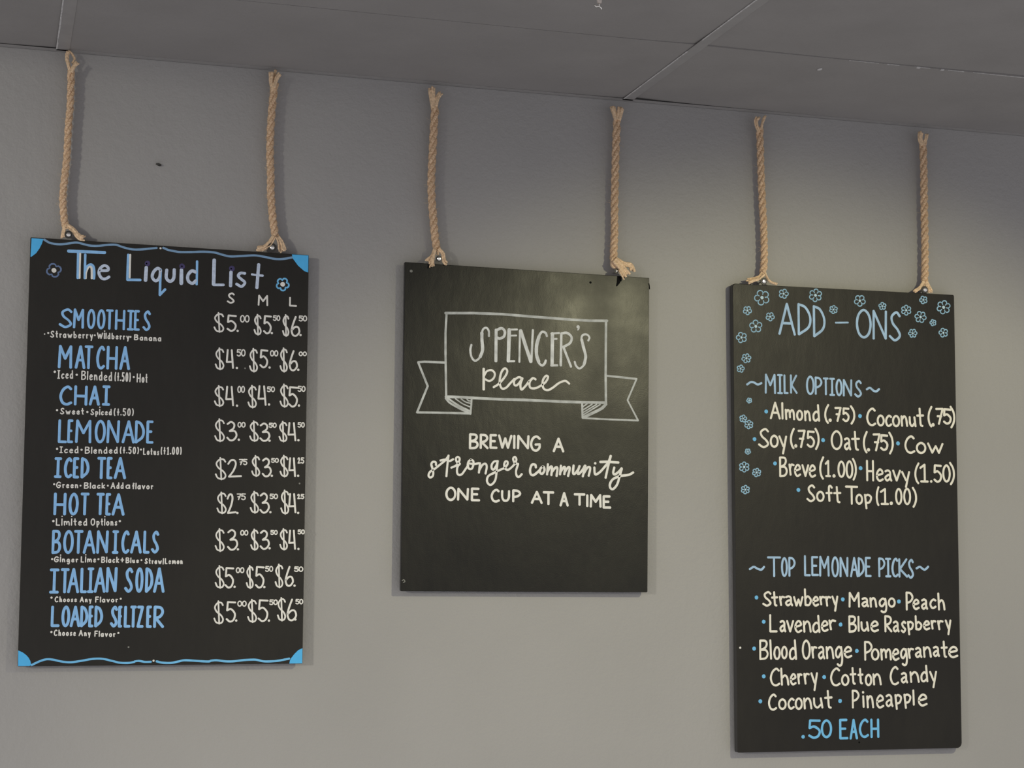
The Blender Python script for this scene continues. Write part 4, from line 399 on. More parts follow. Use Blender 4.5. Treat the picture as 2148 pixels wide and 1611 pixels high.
(2,'flower',-1,'flowerblue',[('s',0,1,2.95,[247.1,1049.1,248.8,1047.7,248.9,1046.1,248.2,1044.6,246.8,1043.5,245,1043.1,243,1044.1,242,1042.1,240.3,1041.3,238.5,1041.4,237,1042.2,236.2,1043.6,236.7,1045.7,234.4,1045.8,233.1,1047,232.8,1048.6,233.3,1050.1,234.6,1051.4,236.9,1051.7,236.5,1053.8,237.4,1055.3,239,1056.2,240.8,1056.4,242.4,1055.7,243.3,1053.8,245.4,1054.9,247.2,1054.7,248.5,1053.7,249.2,1052.2,248.9,1050.6]),('s',0,0,2.66,[247.1,1049.1,245,1049]),('s',0,0,2.66,[243,1044.1,242.4,1045.8]),('s',0,0,2.65,[236.7,1045.7,238.4,1046.8]),('s',0,0,2.65,[236.9,1051.7,238.5,1050.7]),('s',0,0,2.66,[243.3,1053.8,242.6,1052])],None),
(2,'flower_center',207,'iceflower',[('d',241.4,1048.9,1.9)],None),
(2,'flower',-1,'flowerblue',[('s',0,1,2.93,[191,1016.7,192.3,1014.4,191.8,1012.4,190.4,1011,188.4,1010.3,186.3,1010.6,184.4,1012.6,182.8,1010.3,180.7,1009.6,178.7,1009.8,177.2,1011,176.5,1012.8,177.6,1015.4,174.6,1015.4,173,1016.7,172.4,1018.4,172.9,1020.2,174.3,1021.7,177.3,1022.3,176,1024.7,176.5,1026.6,177.9,1028.1,179.8,1028.7,181.9,1028.4,183.8,1026.5,185.5,1028.8,187.6,1029.5,189.6,1029.2,191.1,1028.1,191.7,1026.3,190.7,1023.7,193.6,1023.7,195.2,1022.4,195.8,1020.7,195.4,1018.9,193.9,1017.3]),('s',0,0,2.64,[191,1016.7,188.5,1017.7]),('s',0,0,2.63,[184.4,1012.6,184.3,1015.1]),('s',0,0,2.63,[177.6,1015.4,180,1016.9]),('s',0,0,2.63,[177.3,1022.3,179.8,1021.3]),('s',0,0,2.63,[183.8,1026.5,183.9,1024]),('s',0,0,2.64,[190.7,1023.7,188.3,1022.2])],None),
(2,'flower_center',209,'iceflower',[('d',184.1,1019.5,2.58)],None),
(2,'flower',-1,'flowerblue',[('s',0,1,2.96,[278.3,1024.9,280.6,1022.8,280.8,1020.4,279.7,1018.3,277.5,1016.8,274.9,1016.4,272.1,1017.8,270.5,1015.1,268,1014.1,265.4,1014.2,263.3,1015.5,262.2,1017.6,263.1,1020.6,259.8,1020.9,258.1,1022.7,257.7,1024.9,258.5,1027.2,260.5,1028.9,263.8,1029.3,263.4,1032.2,264.9,1034.3,267.2,1035.6,269.7,1035.7,272.1,1034.7,273.2,1031.9,276.3,1033.4,278.9,1033,280.7,1031.5,281.5,1029.3,281,1026.9]),('s',0,0,2.67,[278.3,1024.9,275.4,1024.9]),('s',0,0,2.66,[272.1,1017.8,271.4,1020.4]),('s',0,0,2.66,[263.1,1020.6,265.7,1022.1]),('s',0,0,2.66,[263.8,1029.3,266.1,1027.7]),('s',0,0,2.66,[273.2,1031.9,272.1,1029.4])],None),
(2,'flower_center',211,'iceflower',[('d',270.1,1024.9,2.75)],None),
(2,'flower',-1,'flowerblue',[('s',0,1,2.75,[-258.8,832,-259.4,830.4,-260.6,829.7,-261.9,829.6,-263.2,830.1,-264,831.1,-263.8,832.8,-265.6,832.7,-266.6,833.5,-267.1,834.7,-266.9,836,-266,837,-264.3,837.4,-264.8,839,-264.3,840.2,-263.2,841,-261.8,841.3,-260.5,840.9,-259.6,839.5,-258.2,840.5,-256.8,840.5,-255.6,839.8,-255,838.7,-255,837.4,-256.2,836.2,-254.8,835.2,-254.5,834,-254.9,832.8,-255.8,831.8,-257.2,831.4]),('s',0,0,2.47,[-258.8,832,-259.4,833.3]),('s',0,0,2.47,[-263.8,832.8,-262.6,833.8]),('s',0,0,2.47,[-264.3,837.4,-262.9,836.8]),('s',0,0,2.47,[-259.6,839.5,-260,838.1]),('s',0,0,2.47,[-256.2,836.2,-257.8,836])],None),
(2,'flower_center',213,'iceflower',[('d',-260.5,835.6,1.62)],None),
(2,'flower',-1,'flowerblue',[('s',0,1,2.74,[-271.6,788.6,-270.9,786.4,-271.6,784.7,-273.1,783.6,-275,783.2,-276.9,783.8,-278.1,785.7,-280.1,784.3,-282.1,784.4,-283.7,785.3,-284.6,786.8,-284.5,788.7,-282.9,790.4,-284.8,791.7,-285.3,793.5,-284.7,795.2,-283.4,796.5,-281.5,797.1,-279.2,796.3,-278.4,798.5,-276.7,799.5,-274.8,799.6,-273.1,798.9,-272,797.4,-272.3,795.1,-269.8,795.2,-268.3,794,-267.6,792.4,-267.9,790.6,-269.2,789.2]),('s',0,0,2.47,[-271.6,788.6,-273.5,789.5]),('s',0,0,2.46,[-278.1,785.7,-277.6,787.7]),('s',0,0,2.46,[-282.9,790.4,-280.7,790.7]),('s',0,0,2.46,[-279.2,796.3,-278.4,794.4]),('s',0,0,2.47,[-272.3,795.1,-273.9,793.7])],None),
(2,'flower_center',215,'iceflower',[('d',-276.8,791.2,2.02)],None),
(2,'flower',-1,'flowerblue',[('s',0,1,2.74,[-259.3,771.3,-259.9,768.7,-261.4,767.5,-263.3,767.1,-265.1,767.7,-266.4,769.1,-266.5,771.7,-269.1,770.8,-271,771.4,-272.2,772.7,-272.6,774.5,-271.8,776.2,-269.4,777.7,-271.5,779.3,-271.8,781.2,-271.2,782.9,-269.7,784,-267.7,784.4,-265.2,783.3,-264.6,785.8,-263,787.1,-261.1,787.4,-259.4,786.9,-258.1,785.5,-258,782.9,-255.3,783.8,-253.4,783.2,-252.2,781.8,-251.9,780.1,-252.6,778.3,-255,776.9,-253,775.2,-252.6,773.4,-253.3,771.7,-254.8,770.5,-256.8,770.1]),('s',0,0,2.47,[-259.3,771.3,-260.3,773.5]),('s',0,0,2.47,[-266.5,771.7,-264.9,773.7]),('s',0,0,2.47,[-269.4,777.7,-266.8,777.5]),('s',0,0,2.47,[-265.2,783.3,-264.1,781.1]),('s',0,0,2.47,[-258,782.9,-259.5,780.8]),('s',0,0,2.47,[-255,776.9,-257.7,777])],None),
(2,'flower_center',217,'iceflower',[('d',-262.2,777.3,2.42)],None),
(2,'flower',-1,'flowerblue',[('s',0,1,2.74,[-262.6,708.6,-262.8,706.9,-263.9,705.9,-265.4,705.5,-266.8,705.8,-267.9,706.7,-268.1,708.5,-270,708.1,-271.3,708.7,-272.1,709.9,-272.2,711.2,-271.5,712.5,-269.8,713.3,-270.7,714.8,-270.4,716.2,-269.5,717.3,-268.1,717.8,-266.6,717.7,-265.3,716.4,-264,717.8,-262.4,718,-261.1,717.5,-260.1,716.5,-259.9,715.1,-260.8,713.5,-259.1,712.8,-258.4,711.6,-258.5,710.2,-259.3,709,-260.7,708.3]),('s',0,0,2.46,[-262.6,708.6,-263.6,709.9]),('s',0,0,2.46,[-268.1,708.5,-267.1,709.8]),('s',0,0,2.46,[-269.8,713.3,-268.2,712.9]),('s',0,0,2.46,[-265.3,716.4,-265.3,714.8]),('s',0,0,2.46,[-260.8,713.5,-262.5,713])],None),
(2,'flower_center',219,'iceflower',[('d',-265.3,712.1,1.62)],None),
(2,'flower',-1,'flowerblue',[('s',0,1,2.73,[-270.7,667.9,-271.1,664.9,-272.8,663.2,-275,662.6,-277.2,663.1,-278.9,664.6,-279.3,667.6,-282.3,666.3,-284.7,666.8,-286.3,668.3,-286.8,670.3,-286.2,672.4,-283.6,674.3,-286.2,676.1,-286.8,678.2,-286.3,680.2,-284.7,681.8,-282.3,682.4,-279.3,681.3,-278.9,684.3,-277.2,686,-275,686.6,-272.8,686.1,-271.1,684.6,-270.7,681.6,-267.7,682.9,-265.4,682.4,-263.8,680.9,-263.2,678.9,-263.8,676.8,-266.4,674.9,-263.8,673.1,-263.2,671,-263.8,669,-265.4,667.4,-267.7,666.8]),('s',0,0,2.46,[-270.7,667.9,-272.3,670.3]),('s',0,0,2.46,[-279.3,667.6,-277.7,670.2]),('s',0,0,2.46,[-283.6,674.3,-280.5,674.4]),('s',0,0,2.46,[-279.3,681.3,-277.7,678.9]),('s',0,0,2.46,[-270.7,681.6,-272.3,679]),('s',0,0,2.46,[-266.4,674.9,-269.6,674.8])],None),
(2,'flower_center',221,'iceflower',[('d',-275,674.6,2.86)],None),
(2,'flower',-1,'flowerblue',[('s',0,1,2.75,[-235.6,660.9,-233.8,659,-233.7,657.1,-234.6,655.6,-236.2,654.6,-238.3,654.4,-240.5,655.8,-241.4,653.4,-243.2,652.3,-245.1,652.2,-246.8,652.9,-247.9,654.5,-247.6,657,-250.3,656.5,-252.1,657.3,-253.2,658.7,-253.3,660.5,-252.3,662.2,-249.8,663.3,-251.6,665.2,-251.7,667.1,-250.8,668.7,-249.2,669.7,-247.2,669.8,-244.9,668.4,-244,670.8,-242.3,671.9,-240.4,672.1,-238.7,671.3,-237.6,669.8,-237.8,667.2,-235.1,667.8,-233.3,666.9,-232.2,665.5,-232.2,663.7,-233.1,662]),('s',0,0,2.47,[-235.6,660.9,-238.2,661.3]),('s',0,0,2.47,[-240.5,655.8,-241.3,658.1]),('s',0,0,2.47,[-247.6,657,-245.8,658.9]),('s',0,0,2.47,[-249.8,663.3,-247.2,662.9]),('s',0,0,2.47,[-244.9,668.4,-244.1,666.1]),('s',0,0,2.47,[-237.8,667.2,-239.6,665.3])],None),
(2,'flower_center',223,'iceflower',[('d',-242.7,662.1,2.41)],None),
(2,'flower',-1,'flowerblue',[('s',0,1,2.73,[-265.4,619.8,-263.3,618.2,-263,616.3,-263.7,614.7,-265.1,613.5,-267.2,613.2,-269.6,614.3,-270.2,611.8,-271.7,610.6,-273.6,610.3,-275.4,610.8,-276.7,612.2,-276.8,614.8,-279.4,613.9,-281.3,614.5,-282.5,615.9,-282.8,617.6,-282.1,619.4,-279.7,620.7,-281.8,622.4,-282.1,624.2,-281.4,625.9,-280,627.1,-278,627.4,-275.5,626.3,-274.9,628.8,-273.4,630,-271.5,630.3,-269.7,629.8,-268.4,628.4,-268.4,625.8,-265.7,626.7,-263.8,626.1,-262.6,624.7,-262.3,623,-263,621.2]),('s',0,0,2.46,[-265.4,619.8,-268,620]),('s',0,0,2.46,[-269.6,614.3,-270.7,616.5]),('s',0,0,2.45,[-276.8,614.8,-275.2,616.8]),('s',0,0,2.45,[-279.7,620.7,-277.1,620.6]),('s',0,0,2.46,[-275.5,626.3,-274.5,624.1]),('s',0,0,2.46,[-268.4,625.8,-269.9,623.8])],None),
(2,'flower_center',225,'iceflower',[('d',-272.6,620.3,2.4)],None),
]
ROPES = [
{'path':[(.1361,-.021,2.7062),(.1374,-.021,2.6837),(.1376,-.021,2.629),(.1356,-.021,2.5827),(.1346,-.021,2.5218),(.1321,-.021,2.4748),(.129,-.021,2.4322),(.1302,-.021,2.3963),(.1345,-.021,2.3648),(.1372,-.021,2.3523)],'d':.0166,'ends':[(.0078,[(.1354,-.026,2.6969),(.1298,-.026,2.7151),(.1262,-.026,2.7268),(.1264,-.026,2.7402),(.1306,-.026,2.7479)]),(.0076,[(.1371,-.03,2.6973),(.1429,-.03,2.7125),(.1502,-.03,2.7218)]),(.0066,[(.1393,-.021,2.7201),(.1447,-.021,2.7313),(.1386,-.021,2.7428),(.132,-.021,2.7495)]),(.007,[(.1355,-.026,2.3572),(.1325,-.026,2.3413),(.1315,-.026,2.3272)]),(.0045,[(.1383,-.029,2.3568),(.1366,-.029,2.3504),(.1425,-.029,2.3513),(.1471,-.029,2.349)]),(.0105,[(.1384,-.026,2.3574),(.1518,-.026,2.3488),(.1606,-.026,2.3384),(.1694,-.026,2.3316),(.1799,-.026,2.3322)])],'screw':(.143,2.3356,.0052,.0085),'tw':1},
{'path':[(.5871,-.021,2.7144),(.5852,-.021,2.6998),(.5822,-.021,2.6662),(.5795,-.021,2.6107),(.5791,-.021,2.555),(.5819,-.021,2.4997),(.5827,-.021,2.4635),(.5878,-.021,2.4085),(.5932,-.021,2.3746),(.5957,-.021,2.3594)],'d':.0183,'ends':[(.0105,[(.5828,-.026,2.6883),(.5768,-.026,2.7153),(.5756,-.026,2.742)]),(.011,[(.5834,-.029,2.7013),(.589,-.029,2.7224),(.5981,-.029,2.7377)]),(.0061,[(.5843,-.021,2.7173),(.5866,-.021,2.7341),(.589,-.021,2.7481)]),(.0123,[(.5922,-.026,2.361),(.5808,-.026,2.3431),(.5683,-.026,2.3326),(.5492,-.026,2.3298)]),(.0028,[(.5943,-.033,2.3588),(.5841,-.033,2.3398),(.5726,-.033,2.3316),(.5621,-.033,2.3229)]),(.0051,[(.5948,-.03,2.3594),(.5999,-.03,2.3456),(.6014,-.03,2.3257)]),(.0112,[(.5997,-.026,2.3604),(.6097,-.026,2.3437),(.6149,-.026,2.3256)])],'screw':(.5867,2.3339,.0056,.0101),'tw':1},
{'path':[(.9605,-.021,2.7014),(.9612,-.021,2.6798),(.9582,-.021,2.6035),(.956,-.021,2.5468),(.9548,-.021,2.5084),(.9569,-.021,2.4709),(.9602,-.021,2.4334),(.9646,-.021,2.3889),(.9696,-.021,2.3578),(.9708,-.021,2.3501)],'d':.0193,'ends':[(.0128,[(.9575,-.026,2.6861),(.9535,-.026,2.7086),(.9506,-.026,2.7376)]),(.0092,[(.9606,-.029,2.6907),(.9655,-.029,2.7101),(.9742,-.029,2.7255)]),(.0084,[(.9644,-.026,2.355),(.9573,-.026,2.3358),(.9429,-.026,2.3228)]),(.007,[(.9624,-.034,2.3535),(.9582,-.034,2.3333),(.9483,-.034,2.3145)]),(.0065,[(.9631,-.036,2.351),(.9578,-.036,2.3274),(.953,-.036,2.3078)]),(.0047,[(.9642,-.034,2.3514),(.9594,-.034,2.3246),(.9609,-.034,2.3097)]),(.0056,[(.9691,-.03,2.3535),(.9703,-.03,2.3458),(.9687,-.03,2.3391)]),(.0096,[(.9708,-.032,2.3543),(.9811,-.032,2.3428),(.9841,-.032,2.3263),(.992,-.032,2.3179)])],'screw':(.9725,2.3308,.0054,.007),'tw':1},
{'path':[(1.4125,-.021,2.7042),(1.4119,-.021,2.6854),(1.4091,-.021,2.6185),(1.4071,-.021,2.5403),(1.4059,-.021,2.4822),(1.4059,-.021,2.4237),(1.4038,-.021,2.3734),(1.4035,-.021,2.3538)],'d':.0193,'ends':[(.0127,[(1.4083,-.026,2.6948),(1.4035,-.026,2.7107),(1.398,-.026,2.73)]),(.0121,[(1.4124,-.028,2.6946),(1.416,-.028,2.71),(1.419,-.028,2.7283)]),(.0101,[(1.4003,-.026,2.3592),(1.3976,-.026,2.3462),(1.4017,-.026,2.3374),(1.4138,-.026,2.3362)]),(.0162,[(1.4001,-.034,2.3526),(1.4162,-.034,2.3369),(1.4337,-.034,2.3148)]),(.0115,[(1.4043,-.03,2.3561),(1.4244,-.03,2.3445),(1.4426,-.03,2.341),(1.448,-.03,2.3252)]),(.0081,[(1.4098,-.037,2.3271),(1.4219,-.037,2.304)])],'screw':(1.4066,2.3263,.0032,.0054),'tw':1},
{'path':[(1.7854,-.021,2.707),(1.7867,-.021,2.6483),(1.7882,-.021,2.5879),(1.7899,-.021,2.5398),(1.793,-.021,2.4687),(1.7945,-.021,2.4089),(1.7932,-.021,2.3657),(1.7901,-.021,2.3455)],'d':.0188,'ends':[(.0088,[(1.7818,-.026,2.6933),(1.7749,-.026,2.7102),(1.7736,-.026,2.7235),(1.7808,-.026,2.7342)]),(.0064,[(1.7867,-.028,2.6999),(1.7904,-.028,2.7177),(1.7996,-.028,2.7392)]),(.0088,[(1.7897,-.026,2.35),(1.7795,-.026,2.3349),(1.7619,-.026,2.3275),(1.7431,-.026,2.3235)]),(.0069,[(1.7898,-.031,2.3399),(1.7772,-.031,2.3292),(1.7596,-.031,2.323),(1.7445,-.031,2.3164)]),(.0075,[(1.7922,-.026,2.3502),(1.8027,-.026,2.3297),(1.8133,-.026,2.3227),(1.8278,-.026,2.3205)])],'screw':(1.7871,2.3225,.006,.0088),'tw':1},
{'path':[(2.2364,-.021,2.7071),(2.2361,-.021,2.6911),(2.2366,-.021,2.6201),(2.2356,-.021,2.5377),(2.2358,-.021,2.4558),(2.234,-.021,2.3741),(2.2314,-.021,2.3458)],'d':.0197,'ends':[(.0124,[(2.2314,-.026,2.6949),(2.2244,-.026,2.7128),(2.2275,-.026,2.7332)]),(.0081,[(2.2336,-.028,2.6971),(2.2414,-.028,2.7136),(2.2444,-.028,2.7285)]),(.0096,[(2.2273,-.026,2.3479),(2.2163,-.026,2.3305),(2.1974,-.026,2.3175)]),(.0109,[(2.2339,-.026,2.3482),(2.2416,-.026,2.3318),(2.2486,-.026,2.3189)]),(.008,[(2.2286,-.026,2.348),(2.2289,-.026,2.3323)])],'screw':(2.2262,2.3248,.0061,.0088),'tw':1},
]
# ------------------------------------------------------------------ the room
def structure(o):
    o['kind'] = 'structure'
    return o
CEIL = 2.7502          # underside of the ceiling grid
wv, wf = box(-3.2, 5.2, 0.0, 0.12, 0.0, 3.0)
structure(obj('wall_back', wv, wf, M['wall']))

# wall angle that carries the edge of the ceiling
wv, wf = box(-3.2, 5.2, -0.019, 0.0, CEIL, CEIL + 0.0012)
box(-3.2, 5.2, -0.0012, 0.0, CEIL, CEIL + 0.03, wv, wf)
structure(obj('trim_1', wv, wf, M['grid']))

ceiling = bpy.data.objects.new('ceiling', None); COL.objects.link(ceiling); ceiling.location = (0.8, -0.6, CEIL); structure(ceiling)
CL = Vector(ceiling.location)
def tile(x0, x1, y0, y1, lifts, nx=44, ny=14):
    """a ceiling tile whose underside sags: lifts = list of (cx, cy, rx, ry, height)"""
    V = []; Fc = []
    def h(x, y):
        return sum(a * math.exp(-abs(x - cx) / rx - abs(y - cy) / ry) for cx, cy, rx, ry, a in lifts)
    for k in (0, 1):
        for j in range(ny + 1):
            for i in range(nx + 1):
                x = x0 + (x1 - x0) * (i / nx); y = y0 + (y1 - y0) * (j / ny)
                V.append((x - CL.x, y - CL.y, 0.0013 + h(x, y) + 0.016 * k))
    n = (nx + 1) * (ny + 1); at = lambda i, j, k: k * n + j * (nx + 1) + i
    for j in range(ny):
        for i in range(nx):
            Fc.append((at(i, j, 0), at(i, j + 1, 0), at(i + 1, j + 1, 0), at(i + 1, j, 0)))
            Fc.append((at(i, j, 1), at(i + 1, j, 1), at(i + 1, j + 1, 1), at(i, j + 1, 1)))
    for i in range(nx):
        Fc.append((at(i, 0, 0), at(i + 1, 0, 0), at(i + 1, 0, 1), at(i, 0, 1))); Fc.append((at(i, ny, 0), at(i, ny, 1), at(i + 1, ny, 1), at(i + 1, ny, 0)))
    for j in range(ny):
        Fc.append((at(0, j, 0), at(0, j, 1), at(0, j + 1, 1), at(0, j + 1, 0))); Fc.append((at(nx, j, 0), at(nx, j + 1, 0), at(nx, j + 1, 1), at(nx, j, 1)))
    return obj('ceiling_tile', V, Fc, M['tile'], ceiling)
BARS = [(0.1035, 0.1320), (1.4290, 1.4555)]
J = -0.4690             # joint between the two rows of tiles
bays = [(-1.22, BARS[0][0] + .008), (BARS[0][1] - .008, BARS[1][0] + .008), (BARS[1][1] - .008, 2.78), (2.79, 4.1)]
near = [[(0.10, -0.0, .16, .12, .0035)], [(1.43, 0, .12, .08, .002), (1.43, J, .07, .05, .0015)], [(1.455, 0.0, .13, .10, .0075)], []]
far = [[], [(1.43, J, .09, .06, .0035)], [(1.455, J, .22, .10, .003), (2.2, J, .25, .2, .004)], []]
for (a, c), ln, lf in zip(bays, near, far):
    tile(a, c, J + 0.0012, -0.0145, ln)
    tile(a, c, J - 1.2, J - 0.0012, lf)
def bar(a, c):
    V, Fc = box(a - CL.x, c - CL.x, -1.7 - CL.y, -0.010 - CL.y, 0.0, 0.0010)
    box((a + c) / 2 - .001 - CL.x, (a + c) / 2 + .001 - CL.x, -1.7 - CL.y, -0.010 - CL.y, 0.0010, 0.04, V, Fc)
    o = obj('grid_bar', V, Fc, M['grid'], ceiling)
    # strip along the left edge where the paint never reached
    V = []; Fc = []; random.seed(int(a * 1000)); y = -1.69
    while y < -0.022:
        y2 = min(y + random.uniform(.02, .05), -0.0195); w = random.uniform(.0018, .0032)
        if not (y < J + .012 and y2 > J - .004): box(a - .0004 - CL.x, a + w - CL.x, y - CL.y, y2 - CL.y, -0.0005, 0.0006, V, Fc)
        y = y2
    e = obj('bare_edge', V, Fc, M['bare'], o); e['label'] = 'unpainted pale edge of the grid bar'
for a, c in BARS: bar(a, c)
V = []; Fc = []; random.seed(3); x = 1.80
while x < 2.75:
    x2 = x + random.uniform(.02, .06)
    if random.random() < .75:
        w = random.uniform(.0008, .0022); box(x - CL.x, x2 - CL.x, J + .0008 - CL.y, J + .0008 + w - CL.y, .0006, .0016, V, Fc)
    x = x2
for cx in (1.973, 2.033):
    box(cx - .004 - CL.x, cx + .004 - CL.x, J - .0005 - CL.y, J + .006 - CL.y, -.0006, .002, V, Fc)
e = obj('chipped_edge', V, Fc, M['bare'], ceiling); e['label'] = 'pale chips along the tile joint'
V, Fc = box(-1.3 - CL.x, 4.2 - CL.x, -1.7 - CL.y, -.001 - CL.y, .045, .05)
obj('plenum', V, Fc, M['void'], ceiling)
def blob(name, r, sq, material, parent=None, seed=1, seg=10, rings=6):
    V = []; Fc = []; random.seed(seed)
    for j in range(rings + 1):
        a = math.pi * j / rings
        for i in range(seg):
            t = 2 * math.pi * i / seg; k = 1 + random.uniform(-.15, .15)
            V.append((r * sq[0] * k * math.sin(a) * math.cos(t), r * sq[1] * k * math.sin(a) * math.sin(t), r * sq[2] * k * math.cos(a)))
    for j in range(rings):
        for i in range(seg):
            Fc.append((j * seg + i, (j + 1) * seg + i, (j + 1) * seg + (i + 1) % seg, j * seg + (i + 1) % seg))
    return obj(name, V, Fc, material, parent, True)
c = blob('paint_chip', .006, (.8, 1.6, .35), M['bare'], ceiling, 5); c.location = Vector((1.7675, -.386, CEIL + .0006)) - CL
c['label'] = 'small pale chip in the ceiling tile'

# ------------------------------------------------------------------ chalkboards
FACE = -0.028           # distance of the board faces from the wall
INFO = [('black chalkboard with a blue and white drinks price list and blue corners', .0115, (.002, .002, .002, .002)),
        ('worn black chalkboard with a white ribbon banner and a slogan in white script', .012, (.0015, .0015, .003, .003)),
        ('tall black chalkboard with painted blue flowers and lists of milk and lemonade options', .018, (.008, .004, .013, .004))]
def rounded(C, rad):
    out = []
    for i in range(4):
        p, a, b = Vector(C[i]), Vector(C[i - 1]), Vector(C[(i + 1) % 4])
        da = (a - p).normalized(); db = (b - p).normalized(); r = rad[i]
        for j in range(6):
            t = math.radians(90 * j / 5)
            out.append(tuple(p + da * r * (1 - math.sin(t)) + db * r * (1 - math.cos(t))))
    return out
boards = []
for k, C in enumerate(BOARD_CORNERS):
    label, th, rad = INFO[k]
    base = ((C[2][0] + C[3][0]) / 2, FACE, (C[2][1] + C[3][1]) / 2)
    root = thing('chalkboard', label, 'chalkboard', base, 'chalkboards hanging on ropes')
    P = rounded([(x - base[0], z - base[2]) for x, z in C], rad)     # clockwise from the top left
    n = len(P); cx = sum(p[0] for p in P) / n; cz = sum(p[1] for p in P) / n
    V = []; ch = .0010
    for y, ins in ((0.0, ch), (ch, 0.0), (th - ch, 0.0), (th, ch)):
        for x, z in P:
            V.append((x + ins * (1 if x < cx else -1), y, z + ins * (1 if z < cz else -1)))
    Fc = [tuple(range(n - 1, -1, -1)), tuple(range(3 * n, 4 * n))]
    for r in range(3):
        for i in range(n):
            j = (i + 1) % n
            Fc.append((r * n + i, r * n + j, (r + 1) * n + j, (r + 1) * n + i))
    pan = obj('panel', V, Fc, BOARD_MATS[k], root)
    pan.data.materials.append(M['edge'])
    for p in pan.data.polygons[2 + n:]: p.material_index = 1
    bm = bmesh.new(); bm.from_mesh(pan.data); bmesh.ops.recalc_face_normals(bm, faces=bm.faces); bm.to_mesh(pan.data); bm.free()
    boards.append(root)

